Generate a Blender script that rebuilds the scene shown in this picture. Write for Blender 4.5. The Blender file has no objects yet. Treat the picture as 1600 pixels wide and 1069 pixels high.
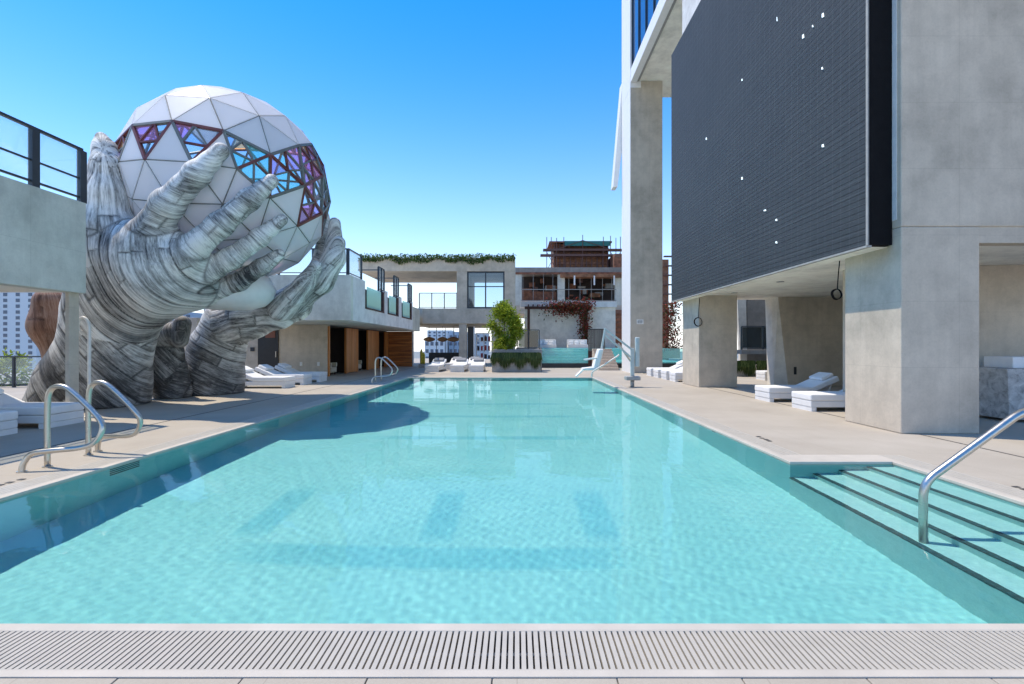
import bpy, bmesh, math, random
import numpy as np
from mathutils import Vector, Matrix

R_ = math.radians
random.seed(7)
S = bpy.context.scene
COL = S.collection

# ------------------------------------------------------------------ camera, sky, sun, exposure
SUN_EL, SUN_AZ = R_(66.0), R_(20.0)          # azimuth measured from -X towards +Y
cam = bpy.data.cameras.new('camera')
cam.lens, cam.sensor_width = 17.1, 36.0
cam.shift_x, cam.shift_y = -0.005, 0.0034
cam.clip_start, cam.clip_end = 0.1, 6000
cam_o = bpy.data.objects.new('camera', cam)
cam_o.location = (0, 0, 1.6)
cam_o.rotation_euler = (math.pi / 2, 0, 0)
COL.objects.link(cam_o)
S.camera = cam_o

world = bpy.data.worlds.new('World')
S.world = world
world.use_nodes = True
wn = world.node_tree
sky = wn.nodes.new('ShaderNodeTexSky')
sky.sky_type = 'NISHITA'
sky.sun_disc = False
sky.sun_elevation = SUN_EL
sky.sun_rotation = R_(290)
sky.altitude = 0
sky.air_density = 1.0
sky.dust_density = 0.0
sky.ozone_density = 6.0
hs = wn.nodes.new('ShaderNodeHueSaturation')
hs.inputs['Saturation'].default_value = 1.32
hs.inputs['Hue'].default_value = 0.500
# pale air towards the horizon, the same all round
tc_ = wn.nodes.new('ShaderNodeTexCoord')
sz_ = wn.nodes.new('ShaderNodeSeparateXYZ')
wn.links.new(tc_.outputs['Generated'], sz_.inputs[0])
iv_ = wn.nodes.new('ShaderNodeMath'); iv_.operation = 'SUBTRACT'; iv_.use_clamp = True
iv_.inputs[0].default_value = 1.0
wn.links.new(sz_.outputs[2], iv_.inputs[1])
pw0 = wn.nodes.new('ShaderNodeMath'); pw0.operation = 'POWER'; pw0.inputs[1].default_value = 5.2
wn.links.new(iv_.outputs[0], pw0.inputs[0])
ml_ = wn.nodes.new('ShaderNodeMath'); ml_.operation = 'MULTIPLY'; ml_.inputs[1].default_value = 0.95
wn.links.new(pw0.outputs[0], ml_.inputs[0])
tn_ = wn.nodes.new('ShaderNodeMix')
tn_.data_type, tn_.blend_type = 'RGBA', 'MIX'
tn_.inputs[7].default_value = (5.3, 5.25, 5.2, 1)
wn.links.new(ml_.outputs[0], tn_.inputs[0])
wn.links.new(sky.outputs[0], hs.inputs['Color'])
wn.links.new(hs.outputs[0], tn_.inputs[6])
wn.links.new(tn_.outputs[2], wn.nodes['Background'].inputs[0])
wn.nodes['Background'].inputs[1].default_value = 0.14

sun_dir = Vector((-math.cos(SUN_AZ) * math.cos(SUN_EL), math.sin(SUN_AZ) * math.cos(SUN_EL), math.sin(SUN_EL)))
sl = bpy.data.lights.new('sun', 'SUN')
sl.energy, sl.angle, sl.color = 2.45, R_(0.53), (1.0, 0.885, 0.72)
sl.cycles.is_caustics_light = True
sun = bpy.data.objects.new('sun', sl)
sun.rotation_euler = sun_dir.to_track_quat('Z', 'Y').to_euler()
COL.objects.link(sun)

S.view_settings.view_transform = 'Standard'
S.view_settings.look = 'None'
S.view_settings.gamma = 1
S.view_settings.use_curve_mapping = False
S.view_settings.exposure = 1.0
S.cycles.use_denoising = True
S.cycles.max_bounces = 10
S.cycles.diffuse_bounces = 5
S.cycles.transmission_bounces = 8
S.cycles.transparent_max_bounces = 16
S.cycles.sample_clamp_indirect = 6

# ------------------------------------------------------------------ materials
M = {}

class NT:
    def __init__(s, name):
        m = bpy.data.materials.new(name)
        m.use_nodes = True
        s.m, s.t = m, m.node_tree
        s.b = s.t.nodes['Principled BSDF']
        s.out = s.t.nodes['Material Output']
        M[name] = m

    def n(s, typ, **kw):
        nd = s.t.nodes.new(typ)
        for k, v in kw.items():
            if isinstance(k, str) and hasattr(nd, k):
                setattr(nd, k, v)
        return nd

    def l(s, a, b):
        s.t.links.new(a, b)

    def pos(s, scale=(1, 1, 1)):
        g = s.n('ShaderNodeNewGeometry')
        mp = s.n('ShaderNodeMapping')
        mp.inputs['Scale'].default_value = scale
        s.l(g.outputs['Position'], mp.inputs['Vector'])
        return mp.outputs[0]

    def noise(s, vec, scale, detail=5, rough=0.55, dist=0):
        nz = s.n('ShaderNodeTexNoise')
        nz.inputs['Scale'].default_value = scale
        nz.inputs['Detail'].default_value = detail
        nz.inputs['Roughness'].default_value = rough
        nz.inputs['Distortion'].default_value = dist
        s.l(vec, nz.inputs['Vector'])
        return nz.outputs['Fac']

    def ramp(s, fac, stops):
        r = s.n('ShaderNodeValToRGB')
        e = r.color_ramp.elements
        while len(e) < len(stops):
            e.new(0.5)
        for i, (p, c) in enumerate(stops):
            e[i].position = p
            e[i].color = (*c, 1) if len(c) == 3 else c
        s.l(fac, r.inputs[0])
        return r.outputs['Color']

    def mix(s, fac, a, b, mode='MIX'):
        mx = s.n('ShaderNodeMix')
        mx.data_type = 'RGBA'
        mx.blend_type = mode
        for sock, v in ((mx.inputs[0], fac), (mx.inputs[6], a), (mx.inputs[7], b)):
            if hasattr(v, 'is_linked'):
                s.l(v, sock)
            elif isinstance(v, (int, float)):
                sock.default_value = v
            else:
                sock.default_value = (*v, 1)
        return mx.outputs[2]

    def bump(s, h, strength=0.2, dist=0.01):
        b = s.n('ShaderNodeBump')
        b.inputs['Strength'].default_value = strength
        b.inputs['Distance'].default_value = dist
        s.l(h, b.inputs['Height'])
        s.l(b.outputs[0], s.b.inputs['Normal'])

    def set(s, color=None, rough=None, metal=None, spec=None):
        for k, v in (('Base Color', color), ('Roughness', rough), ('Metallic', metal), ('Specular IOR Level', spec)):
            if v is None:
                continue
            if hasattr(v, 'is_linked'):
                s.l(v, s.b.inputs[k])
            elif isinstance(v, tuple):
                s.b.inputs[k].default_value = (*v, 1)
            else:
                s.b.inputs[k].default_value = v


def plain(name, c, rough=0.6, metal=0.0, var=0.12, scale=6.0, bump=0.0, spec=0.5):
    t = NT(name)
    nz = t.noise(t.pos(), scale, 6)
    lo = tuple(x * (1 - var) for x in c)
    hi = tuple(min(1, x * (1 + var)) for x in c)
    t.set(t.ramp(nz, [(0.3, lo), (0.7, hi)]), rough, metal, spec)
    if bump:
        t.bump(t.noise(t.pos(), scale * 8, 4), bump, 0.01)
    return t


def concrete(name, c, panel=True, streak=0.5, pw=2.4, ph=1.2):
    t = NT(name)
    big = t.noise(t.pos((1, 1, 1)), 0.55, 7, 0.6)
    md = t.noise(t.pos(), 2.2, 6, 0.65)
    base = t.ramp(big, [(0.28, tuple(x * 0.76 for x in c)), (0.5, c), (0.75, tuple(min(1, x * 1.14) for x in c))])
    base = t.mix(0.55, base, t.ramp(md, [(0.34, (0.80, 0.80, 0.80)), (0.6, (1, 1, 1))]), 'MULTIPLY')
    st = t.noise(t.pos((2.6, 2.6, 0.22)), 1.6, 6, 0.65)
    base = t.mix(streak, base, t.ramp(st, [(0.3, (0.78, 0.78, 0.77)), (0.62, (1, 1, 1))]), 'MULTIPLY')
    sp = t.noise(t.pos(), 26, 4, 0.7)
    base = t.mix(0.5, base, t.ramp(sp, [(0.33, (0.86, 0.86, 0.86)), (0.55, (1, 1, 1))]), 'MULTIPLY')
    h = t.noise(t.pos(), 18, 6, 0.7)
    if panel:
        g = t.n('ShaderNodeNewGeometry')
        sx = t.n('ShaderNodeSeparateXYZ')
        t.l(g.outputs['Position'], sx.inputs[0])
        ad = t.n('ShaderNodeMath')
        t.l(sx.outputs[0], ad.inputs[0])
        t.l(sx.outputs[1], ad.inputs[1])
        cb = t.n('ShaderNodeCombineXYZ')
        t.l(ad.outputs[0], cb.inputs[0])
        t.l(sx.outputs[2], cb.inputs[1])
        br = t.n('ShaderNodeTexBrick')
        br.inputs['Scale'].default_value = 1
        br.inputs['Mortar Size'].default_value = 0.006
        br.inputs['Mortar Smooth'].default_value = 0.6
        br.inputs['Brick Width'].default_value = pw
        br.inputs['Row Height'].default_value = ph
        br.offset = 0
        t.l(cb.outputs[0], br.inputs['Vector'])
        base = t.mix(br.outputs['Fac'], base, t.mix(1.0, base, (0.86, 0.86, 0.86), 'MULTIPLY'))
    t.set(base, 0.78, 0, 0.3)
    t.bump(h, 0.25, 0.006)
    return t


concrete('concrete', (0.58, 0.505, 0.405), streak=0.45)
concrete('concrete_dark', (0.32, 0.29, 0.26))
concrete('concrete_wall', (0.66, 0.66, 0.58), streak=0.45)
concrete('concrete_warm', (0.60, 0.52, 0.415), streak=0.4)
concrete('plaster', (0.72, 0.715, 0.70), panel=False, streak=0.25)
concrete('soffit', (0.92, 0.88, 0.78), panel=False, streak=0.15)
concrete('white_wall', (0.78, 0.74, 0.67), panel=False, streak=0.3)
t = NT('bar_stone')
col = t.ramp(t.noise(t.pos(), 5.5, 8, 0.72, 0.6), [(0.32, (0.22, 0.21, 0.20)), (0.5, (0.48, 0.46, 0.43)), (0.68, (0.66, 0.64, 0.60))])
t.set(col, 0.75, 0, 0.3)
t.bump(t.noise(t.pos(), 22, 6, 0.7), 0.4, 0.01)

t = NT('deck')
nz = t.noise(t.pos(), 0.7, 7, 0.62)
c = t.ramp(nz, [(0.3, (0.385, 0.34, 0.28)), (0.5, (0.425, 0.38, 0.315)), (0.72, (0.465, 0.42, 0.355))])
c = t.mix(0.6, c, t.ramp(t.noise(t.pos(), 60, 3, 0.8), [(0.35, (0.86, 0.85, 0.84)), (0.6, (1, 1, 1))]), 'MULTIPLY')
br = t.n('ShaderNodeTexBrick')
br.offset = 0.0
for k, v in (('Scale', 1), ('Mortar Size', 0.004), ('Mortar Smooth', 0.5), ('Brick Width', 1.2), ('Row Height', 1.2)):
    br.inputs[k].default_value = v
t.l(t.pos(), br.inputs['Vector'])
c = t.mix(br.outputs['Fac'], c, t.mix(1.0, c, (0.82, 0.81, 0.8), 'MULTIPLY'))
t.set(c, 0.75, 0, 0.3)
t.bump(t.noise(t.pos(), 35, 5, 0.7), 0.25, 0.004)

plain('coping', (0.51, 0.465, 0.40), 0.6, var=0.08, scale=3, bump=0.1)
plain('grate_white', (0.46, 0.425, 0.365), 0.45, var=0.05, scale=9)
plain('grate_dark', (0.30, 0.285, 0.26), 0.8)
plain('drain_dark', (0.07, 0.065, 0.06), 0.7)
plain('mark_dark', (0.06, 0.06, 0.06), 0.6)
plain('black_metal', (0.03, 0.034, 0.04), 0.42, 0.3)
plain('frame_dark', (0.035, 0.045, 0.055), 0.4, 0.2)
plain('black', (0.010, 0.010, 0.011), 0.8, spec=0.08)
plain('door_black', (0.02, 0.02, 0.02), 0.5)
plain('cushion', (0.78, 0.77, 0.75), 0.9, var=0.05, scale=3, bump=0.15)
plain('lounge_base', (0.74, 0.73, 0.71), 0.7, var=0.05, scale=4)
plain('pillow_white', (0.82, 0.81, 0.79), 0.9, var=0.04, scale=5, bump=0.15)
plain('pillow_grey', (0.25, 0.26, 0.28), 0.9)
plain('white_paint', (0.80, 0.79, 0.77), 0.5, var=0.04)
plain('lift_paint', (0.52, 0.58, 0.57), 0.4, var=0.06)
plain('lift_grey', (0.35, 0.36, 0.36), 0.5)
plain('cream_metal', (0.76, 0.73, 0.66), 0.4)
plain('rattan', (0.55, 0.49, 0.38), 0.8, bump=0.4, scale=14)
plain('lamp_brown', (0.30, 0.15, 0.06), 0.7, bump=0.4, scale=14)
plain('yellow_green', (0.42, 0.36, 0.03), 0.7, var=0.4, scale=4)
plain('red_box', (0.35, 0.03, 0.03), 0.6)
plain('rust', (0.22, 0.09, 0.05), 0.8, var=0.5, scale=2.5, bump=0.3)
plain('formwork', (0.26, 0.12, 0.06), 0.8, var=0.5, scale=1.5, bump=0.3)
plain('brick_brown', (0.24, 0.12, 0.08), 0.85, var=0.4, scale=3)
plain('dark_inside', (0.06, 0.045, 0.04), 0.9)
plain('scaffold', (0.12, 0.06, 0.05), 0.6)
plain('net_green', (0.03, 0.16, 0.15), 0.8)
plain('stair_stone', (0.55, 0.45, 0.35), 0.8, var=0.15)
plain('timber_dark', (0.07, 0.028, 0.02), 0.7, var=0.4, scale=5)
plain('planter_grey', (0.34, 0.33, 0.31), 0.8, bump=0.2)
plain('soil', (0.05, 0.04, 0.03), 0.95)
plain('trunk', (0.14, 0.10, 0.06), 0.9, bump=0.4, scale=9)
plain('city_white', (0.62, 0.64, 0.66), 0.7)
plain('city_grey', (0.42, 0.45, 0.48), 0.7)
plain('city_blue', (0.30, 0.38, 0.47), 0.6)
plain('city_window', (0.05, 0.09, 0.15), 0.2)
plain('city_ground', (0.22, 0.24, 0.23), 0.9, scale=0.02, var=0.4)
plain('strut', (0.16, 0.17, 0.16), 0.5)
plain('strut_red', (0.15, 0.04, 0.032), 0.45, var=0.35, scale=2)
plain('signal_white', (0.75, 0.74, 0.7), 0.6)
plain('exit_plate', (0.20, 0.07, 0.04), 0.5)

t = NT('steel')
t.set((0.56, 0.53, 0.48), 0.3, 1.0)
nzv = t.noise(t.pos((1, 1, 30)), 8, 3)
t.set(None, t.ramp(nzv, [(0.3, (0.26, 0.26, 0.26)), (0.7, (0.40, 0.40, 0.40))]))

t = NT('corrugated')
t.set(t.ramp(t.noise(t.pos((20, 1, 0.2)), 1.0, 3), [(0.3, (0.06, 0.06, 0.055)), (0.7, (0.22, 0.22, 0.2))]), 0.4, 0.6)


def wood(name, c1, c2, axis):
    t = NT(name)
    sc = [14, 14, 14]
    sc[axis] = 0.7
    f = t.noise(t.pos(tuple(sc)), 1.0, 6, 0.6, 0.4)
    oi = t.n('ShaderNodeObjectInfo')
    col = t.ramp(f, [(0.3, c1), (0.7, c2)])
    col = t.mix(0.45, col, t.ramp(oi.outputs['Random'], [(0, (0.62, 0.58, 0.55)), (1, (1.0, 1.0, 1.0))]), 'MULTIPLY')
    t.set(col, 0.5, 0, 0.4)
    t.bump(f, 0.2, 0.004)


wood('cabana_wood', (0.40, 0.13, 0.03), (0.70, 0.29, 0.08), 2)
wood('cabana_wood_h', (0.14, 0.035, 0.010), (0.62, 0.23, 0.06), 0)


def thin_glass(name, tint, gloss=0.06, rough=0.02, op=0.0, opc=(0.8, 0.8, 0.8)):
    t = NT(name)
    tr = t.n('ShaderNodeBsdfTransparent')
    tr.inputs[0].default_value = (*tint, 1)
    gl = t.n('ShaderNodeBsdfGlossy')
    gl.inputs['Roughness'].default_value = rough
    fr = t.n('ShaderNodeLayerWeight')
    fr.inputs['Blend'].default_value = 0.5
    pw_ = t.n('ShaderNodeMath')
    pw_.operation = 'POWER'
    pw_.inputs[1].default_value = 4.0
    t.l(fr.outputs['Facing'], pw_.inputs[0])
    ad = t.n('ShaderNodeMath')
    ad.operation = 'MULTIPLY_ADD'
    ad.inputs[1].default_value = 0.5
    ad.inputs[2].default_value = gloss
    t.l(pw_.outputs[0], ad.inputs[0])
    ad.use_clamp = True
    mx = t.n('ShaderNodeMixShader')
    t.l(ad.outputs[0], mx.inputs[0])
    t.l(tr.outputs[0], mx.inputs[1])
    t.l(gl.outputs[0], mx.inputs[2])
    res = mx
    if op:
        df = t.n('ShaderNodeBsdfDiffuse')
        df.inputs[0].default_value = (*opc, 1)
        tl = t.n('ShaderNodeBsdfTranslucent')
        tl.inputs[0].default_value = (*opc, 1)
        a2 = t.n('ShaderNodeMixShader')
        a2.inputs[0].default_value = 0.5
        t.l(df.outputs[0], a2.inputs[1])
        t.l(tl.outputs[0], a2.inputs[2])
        m2 = t.n('ShaderNodeMixShader')
        m2.inputs[0].default_value = op
        t.l(mx.outputs[0], m2.inputs[1])
        t.l(a2.outputs[0], m2.inputs[2])
        res = m2
    t.l(res.outputs[0], t.out.inputs['Surface'])


thin_glass('glass', (0.92, 0.96, 0.97), 0.05, 0.02, 0.09, (0.8, 0.9, 0.95))
thin_glass('glass_window', (0.72, 0.82, 0.88), 0.10)
thin_glass('glass_green', (0.60, 0.85, 0.80), 0.05, 0.1, 0.65, (0.66, 0.90, 0.86))
thin_glass('acrylic', (0.80, 0.97, 0.95), 0.05, 0.05, 0.22, (0.60, 0.86, 0.84))
thin_glass('tint_glass', (0.25, 0.28, 0.28), 0.08)
for nm, c in (('pane_pink', (0.99, 0.68, 0.93)), ('pane_cyan', (0.58, 0.97, 0.98)), ('pane_orange', (1.0, 0.76, 0.50)),
              ('pane_blue', (0.76, 0.88, 1.0)), ('pane_violet', (0.91, 0.76, 0.98)), ('pane_clear', (0.94, 0.96, 0.98))):
    thin_glass(nm, c, 0.04, 0.05, 0.03 if nm == 'pane_clear' else 0.20, tuple(min(1, x * 1.0) for x in c))

t = NT('globe_panel')
t.set(t.ramp(t.noise(t.pos(), 0.9, 5), [(0.3, (0.88, 0.875, 0.87)), (0.7, (0.93, 0.925, 0.92))]), 0.38, 0, 0.4)
tl_ = t.n('ShaderNodeBsdfTranslucent')
tl_.inputs[0].default_value = (0.95, 0.93, 0.94, 1)
mx_ = t.n('ShaderNodeMixShader')
mx_.inputs[0].default_value = 0.40
t.l(t.b.outputs[0], mx_.inputs[1])
t.l(tl_.outputs[0], mx_.inputs[2])
t.l(mx_.outputs[0], t.out.inputs['Surface'])

t = NT('led_slat')
f1 = t.noise(t.pos((1, 6, 30)), 1.2, 4)
col = t.ramp(f1, [(0.3, (0.046, 0.050, 0.053)), (0.7, (0.062, 0.067, 0.071))])
g = t.n('ShaderNodeNewGeometry')
sx = t.n('ShaderNodeSeparateXYZ')
t.l(g.outputs['Position'], sx.inputs[0])
cb = t.n('ShaderNodeCombineXYZ')
t.l(sx.outputs[1], cb.inputs[0])
t.l(sx.outputs[2], cb.inputs[1])
br = t.n('ShaderNodeTexBrick')
br.offset = 0
for k, v in (('Scale', 1), ('Mortar Size', 0.007), ('Mortar Smooth', 0.4), ('Brick Width', 0.25), ('Row Height', 0.25)):
    br.inputs[k].default_value = v
t.l(cb.outputs[0], br.inputs['Vector'])
col = t.mix(br.outputs['Fac'], col, (0.088, 0.094, 0.098))
pn = t.noise(t.pos((0.1, 1.0, 1.0)), 0.9, 3)
col = t.mix(0.5, col, t.ramp(pn, [(0.35, (0.78, 0.8, 0.82)), (0.65, (1.0, 1.0, 1.0))]), 'MULTIPLY')
t.set(col, 0.62, 0, 0.25)
plain('led_gap', (0.032, 0.035, 0.037), 0.6)
t = NT('screen_spot')
t.set((0.8, 0.85, 0.9), 0.4)
t.b.inputs['Emission Color'].default_value = (0.75, 0.92, 1.0, 1)
t.b.inputs['Emission Strength'].default_value = 0.55  # emissive bluish white for the small bright patches on the screen face

t = NT('tower_glass')
t.set(t.ramp(t.noise(t.pos(), 0.3, 3), [(0.35, (0.05, 0.12, 0.26)), (0.65, (0.08, 0.18, 0.36))]), 0.06, 0.0, 1.0)
t.b.inputs['Metallic'].default_value = 0.55


def leaf_mat(name, c1, c2, c3, sc=2.2):
    t = NT(name)
    oi = t.n('ShaderNodeAttribute')
    oi.attribute_name = 'tone'
    col = t.ramp(oi.outputs['Fac'], [(0.0, c1), (0.5, c2), (1.0, c3)])
    t.set(col, 0.55, 0, 0.3)
    tl = t.n('ShaderNodeBsdfTranslucent')
    t.l(col, tl.inputs[0])
    mx = t.n('ShaderNodeMixShader')
    mx.inputs[0].default_value = 0.35
    t.l(t.b.outputs[0], mx.inputs[1])
    t.l(tl.outputs[0], mx.inputs[2])
    t.l(mx.outputs[0], t.out.inputs['Surface'])


leaf_mat('leaf_lime', (0.09, 0.15, 0.012), (0.25, 0.33, 0.02), (0.48, 0.52, 0.05))
leaf_mat('leaf_green', (0.02, 0.05, 0.012), (0.06, 0.12, 0.025), (0.14, 0.20, 0.05))
leaf_mat('leaf_grass', (0.02, 0.045, 0.012), (0.05, 0.09, 0.02), (0.12, 0.16, 0.05))
leaf_mat('leaf_red', (0.05, 0.08, 0.015), (0.15, 0.045, 0.025), (0.40, 0.05, 0.035))

# pool tile: turquoise of the water's absorption put into the tile colour
t = NT('pool_tile')
v = t.pos()
vo = t.n('ShaderNodeTexVoronoi')
vo.inputs['Scale'].default_value = 30
t.l(v, vo.inputs['Vector'])
col = t.ramp(t.noise(v, 0.8, 6), [(0.3, (0.245, 0.55, 0.565)), (0.7, (0.295, 0.60, 0.61))])
col = t.mix(0.12, col, t.ramp(t.noise(v, 34, 3, 0.7), [(0.3, (0.80, 0.82, 0.83)), (0.65, (1, 1, 1))]), 'MULTIPLY')
t.set(col, 0.6, 0, 0.3)
t = NT('pool_tile_dark')
gc_ = t.n('ShaderNodeTexCoord')
sp_ = t.n('ShaderNodeSeparateXYZ')
t.l(gc_.outputs['Generated'], sp_.inputs[0])
def edge_fade(sock):
    m1 = t.n('ShaderNodeMath'); m1.operation = 'SUBTRACT'; m1.inputs[0].default_value = 1.0
    t.l(sock, m1.inputs[1])
    m2 = t.n('ShaderNodeMath'); m2.operation = 'MULTIPLY'
    t.l(sock, m2.inputs[0]); t.l(m1.outputs[0], m2.inputs[1])
    m3 = t.n('ShaderNodeMath'); m3.operation = 'MULTIPLY'; m3.use_clamp = True; m3.inputs[1].default_value = 7.0
    t.l(m2.outputs[0], m3.inputs[0])
    return m3.outputs[0]
em = t.n('ShaderNodeMath'); em.operation = 'MULTIPLY'
t.l(edge_fade(sp_.outputs[0]), em.inputs[0]); t.l(edge_fade(sp_.outputs[1]), em.inputs[1])
dk = t.ramp(t.noise(t.pos(), 3, 6), [(0.3, (0.165, 0.47, 0.52)), (0.7, (0.205, 0.515, 0.56))])
lt_ = t.ramp(t.noise(t.pos(), 0.8, 6), [(0.3, (0.245, 0.55, 0.565)), (0.7, (0.295, 0.60, 0.61))])
t.set(t.mix(em.outputs[0], lt_, dk), 0.6, 0, 0.3)
t = NT('step_tile')
vo = t.n('ShaderNodeTexVoronoi')
vo.inputs['Scale'].default_value = 40
t.l(t.pos(), vo.inputs['Vector'])
col = t.ramp(t.noise(t.pos(), 6, 6), [(0.3, (0.33, 0.585, 0.58)), (0.7, (0.39, 0.645, 0.635))])
col = t.mix(0.5, col, t.ramp(t.noise(t.pos(), 40, 3, 0.7), [(0.3, (0.72, 0.76, 0.77)), (0.65, (1, 1, 1))]), 'MULTIPLY')
t.set(col, 0.6, 0, 0.3)
plain('nosing', (0.02, 0.07, 0.08), 0.6, var=0.4, scale=30)

t = NT('water')
rf = t.n('ShaderNodeBsdfRefraction')
rf.inputs['Color'].default_value = (0.86, 0.985, 0.99, 1)
rf.inputs['Roughness'].default_value = 0.0
rf.inputs['IOR'].default_value = 1.333
gs = t.n('ShaderNodeBsdfGlossy')
gs.inputs['Roughness'].default_value = 0.04
fr = t.n('ShaderNodeFresnel')
fr.inputs[0].default_value = 1.333
sc = t.n('ShaderNodeMath'); sc.operation = 'MULTIPLY'; sc.inputs[1].default_value = 0.5
t.l(fr.outputs[0], sc.inputs[0])
mx = t.n('ShaderNodeMixShader')
t.l(sc.outputs[0], mx.inputs[0])
t.l(rf.outputs[0], mx.inputs[1])
t.l(gs.outputs[0], mx.inputs[2])
t.l(mx.outputs[0], t.out.inputs['Surface'])
plain('upper_water', (0.30, 0.70, 0.70), 0.1)

# carved, plank-clad sculpture: attributes seam / tone / grain come with the mesh
for nm, lo, mid, hi in (('carved_wood', (0.035, 0.034, 0.036), (0.43, 0.42, 0.395), (0.87, 0.855, 0.81)),
                        ('carved_wood_dark', (0.02, 0.018, 0.017), (0.10, 0.095, 0.09), (0.38, 0.365, 0.34)),
                        ('carved_wood_brown', (0.05, 0.025, 0.018), (0.24, 0.12, 0.075), (0.40, 0.26, 0.19))):
    t = NT(nm)
    a = t.n('ShaderNodeAttribute'); a.attribute_name = 'grain'
    mp = t.n('ShaderNodeMapping'); mp.inputs['Scale'].default_value = (17, 1.6, 1)
    t.l(a.outputs['Vector'], mp.inputs['Vector'])
    g1 = t.noise(mp.outputs[0], 1.0, 8, 0.68, 0.5)
    g2 = t.noise(t.pos(), 1.1, 5, 0.6)
    mp2 = t.n('ShaderNodeMapping'); mp2.inputs['Scale'].default_value = (45, 5, 1)
    t.l(a.outputs['Vector'], mp2.inputs['Vector'])
    g3 = t.noise(mp2.outputs[0], 1.0, 4, 0.7, 0.8)
    tone = t.n('ShaderNodeAttribute'); tone.attribute_name = 'tone'
    def mth(op, x, y):
        q = t.n('ShaderNodeMath'); q.operation = op
        for i, vv in enumerate((x, y)):
            if isinstance(vv, (int, float)): q.inputs[i].default_value = vv
            else: t.l(vv, q.inputs[i])
        return q.outputs[0]
    sm = mth('ADD', mth('MULTIPLY', g1, 0.95), mth('MULTIPLY', g2, 0.75))
    sm = mth('ADD', sm, mth('MULTIPLY', g3, 0.55))
    sm = mth('ADD', sm, mth('MULTIPLY', tone.outputs['Fac'], 0.22))
    sm = mth('SUBTRACT', sm, 0.73)
    col = t.ramp(sm, [(0.22, lo), (0.44, mid), (0.66, hi)])
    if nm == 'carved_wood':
        st_ = t.n('ShaderNodeAttribute'); st_.attribute_name = 'arm_dark'
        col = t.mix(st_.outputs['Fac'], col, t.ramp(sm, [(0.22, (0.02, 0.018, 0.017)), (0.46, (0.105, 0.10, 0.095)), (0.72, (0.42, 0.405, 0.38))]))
    seam = t.n('ShaderNodeAttribute'); seam.attribute_name = 'seam'
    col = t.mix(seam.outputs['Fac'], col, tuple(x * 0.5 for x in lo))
    t.set(col, 0.62, 0, 0.35)
    t.bump(mth('ADD', g1, g3), 0.45, 0.02)

# ------------------------------------------------------------------ mesh helpers
def tag(o, label=None, cat=None, group=None, kind=None):
    if label: o['label'] = label
    if cat: o['category'] = cat
    if group: o['group'] = group
    if kind: o['kind'] = kind
    return o


def empty(name, loc=(0, 0, 0), rz=0.0):
    o = bpy.data.objects.new(name, None)
    o.location = loc
    o.rotation_euler = (0, 0, rz)
    o.empty_display_size = 0.1
    COL.objects.link(o)
    return o


def link(name, me, parent=None, loc=None):
    o = bpy.data.objects.new(name, me)
    COL.objects.link(o)
    if parent is not None:
        o.parent = parent
    if loc is not None:
        o.location = loc
    return o


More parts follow.
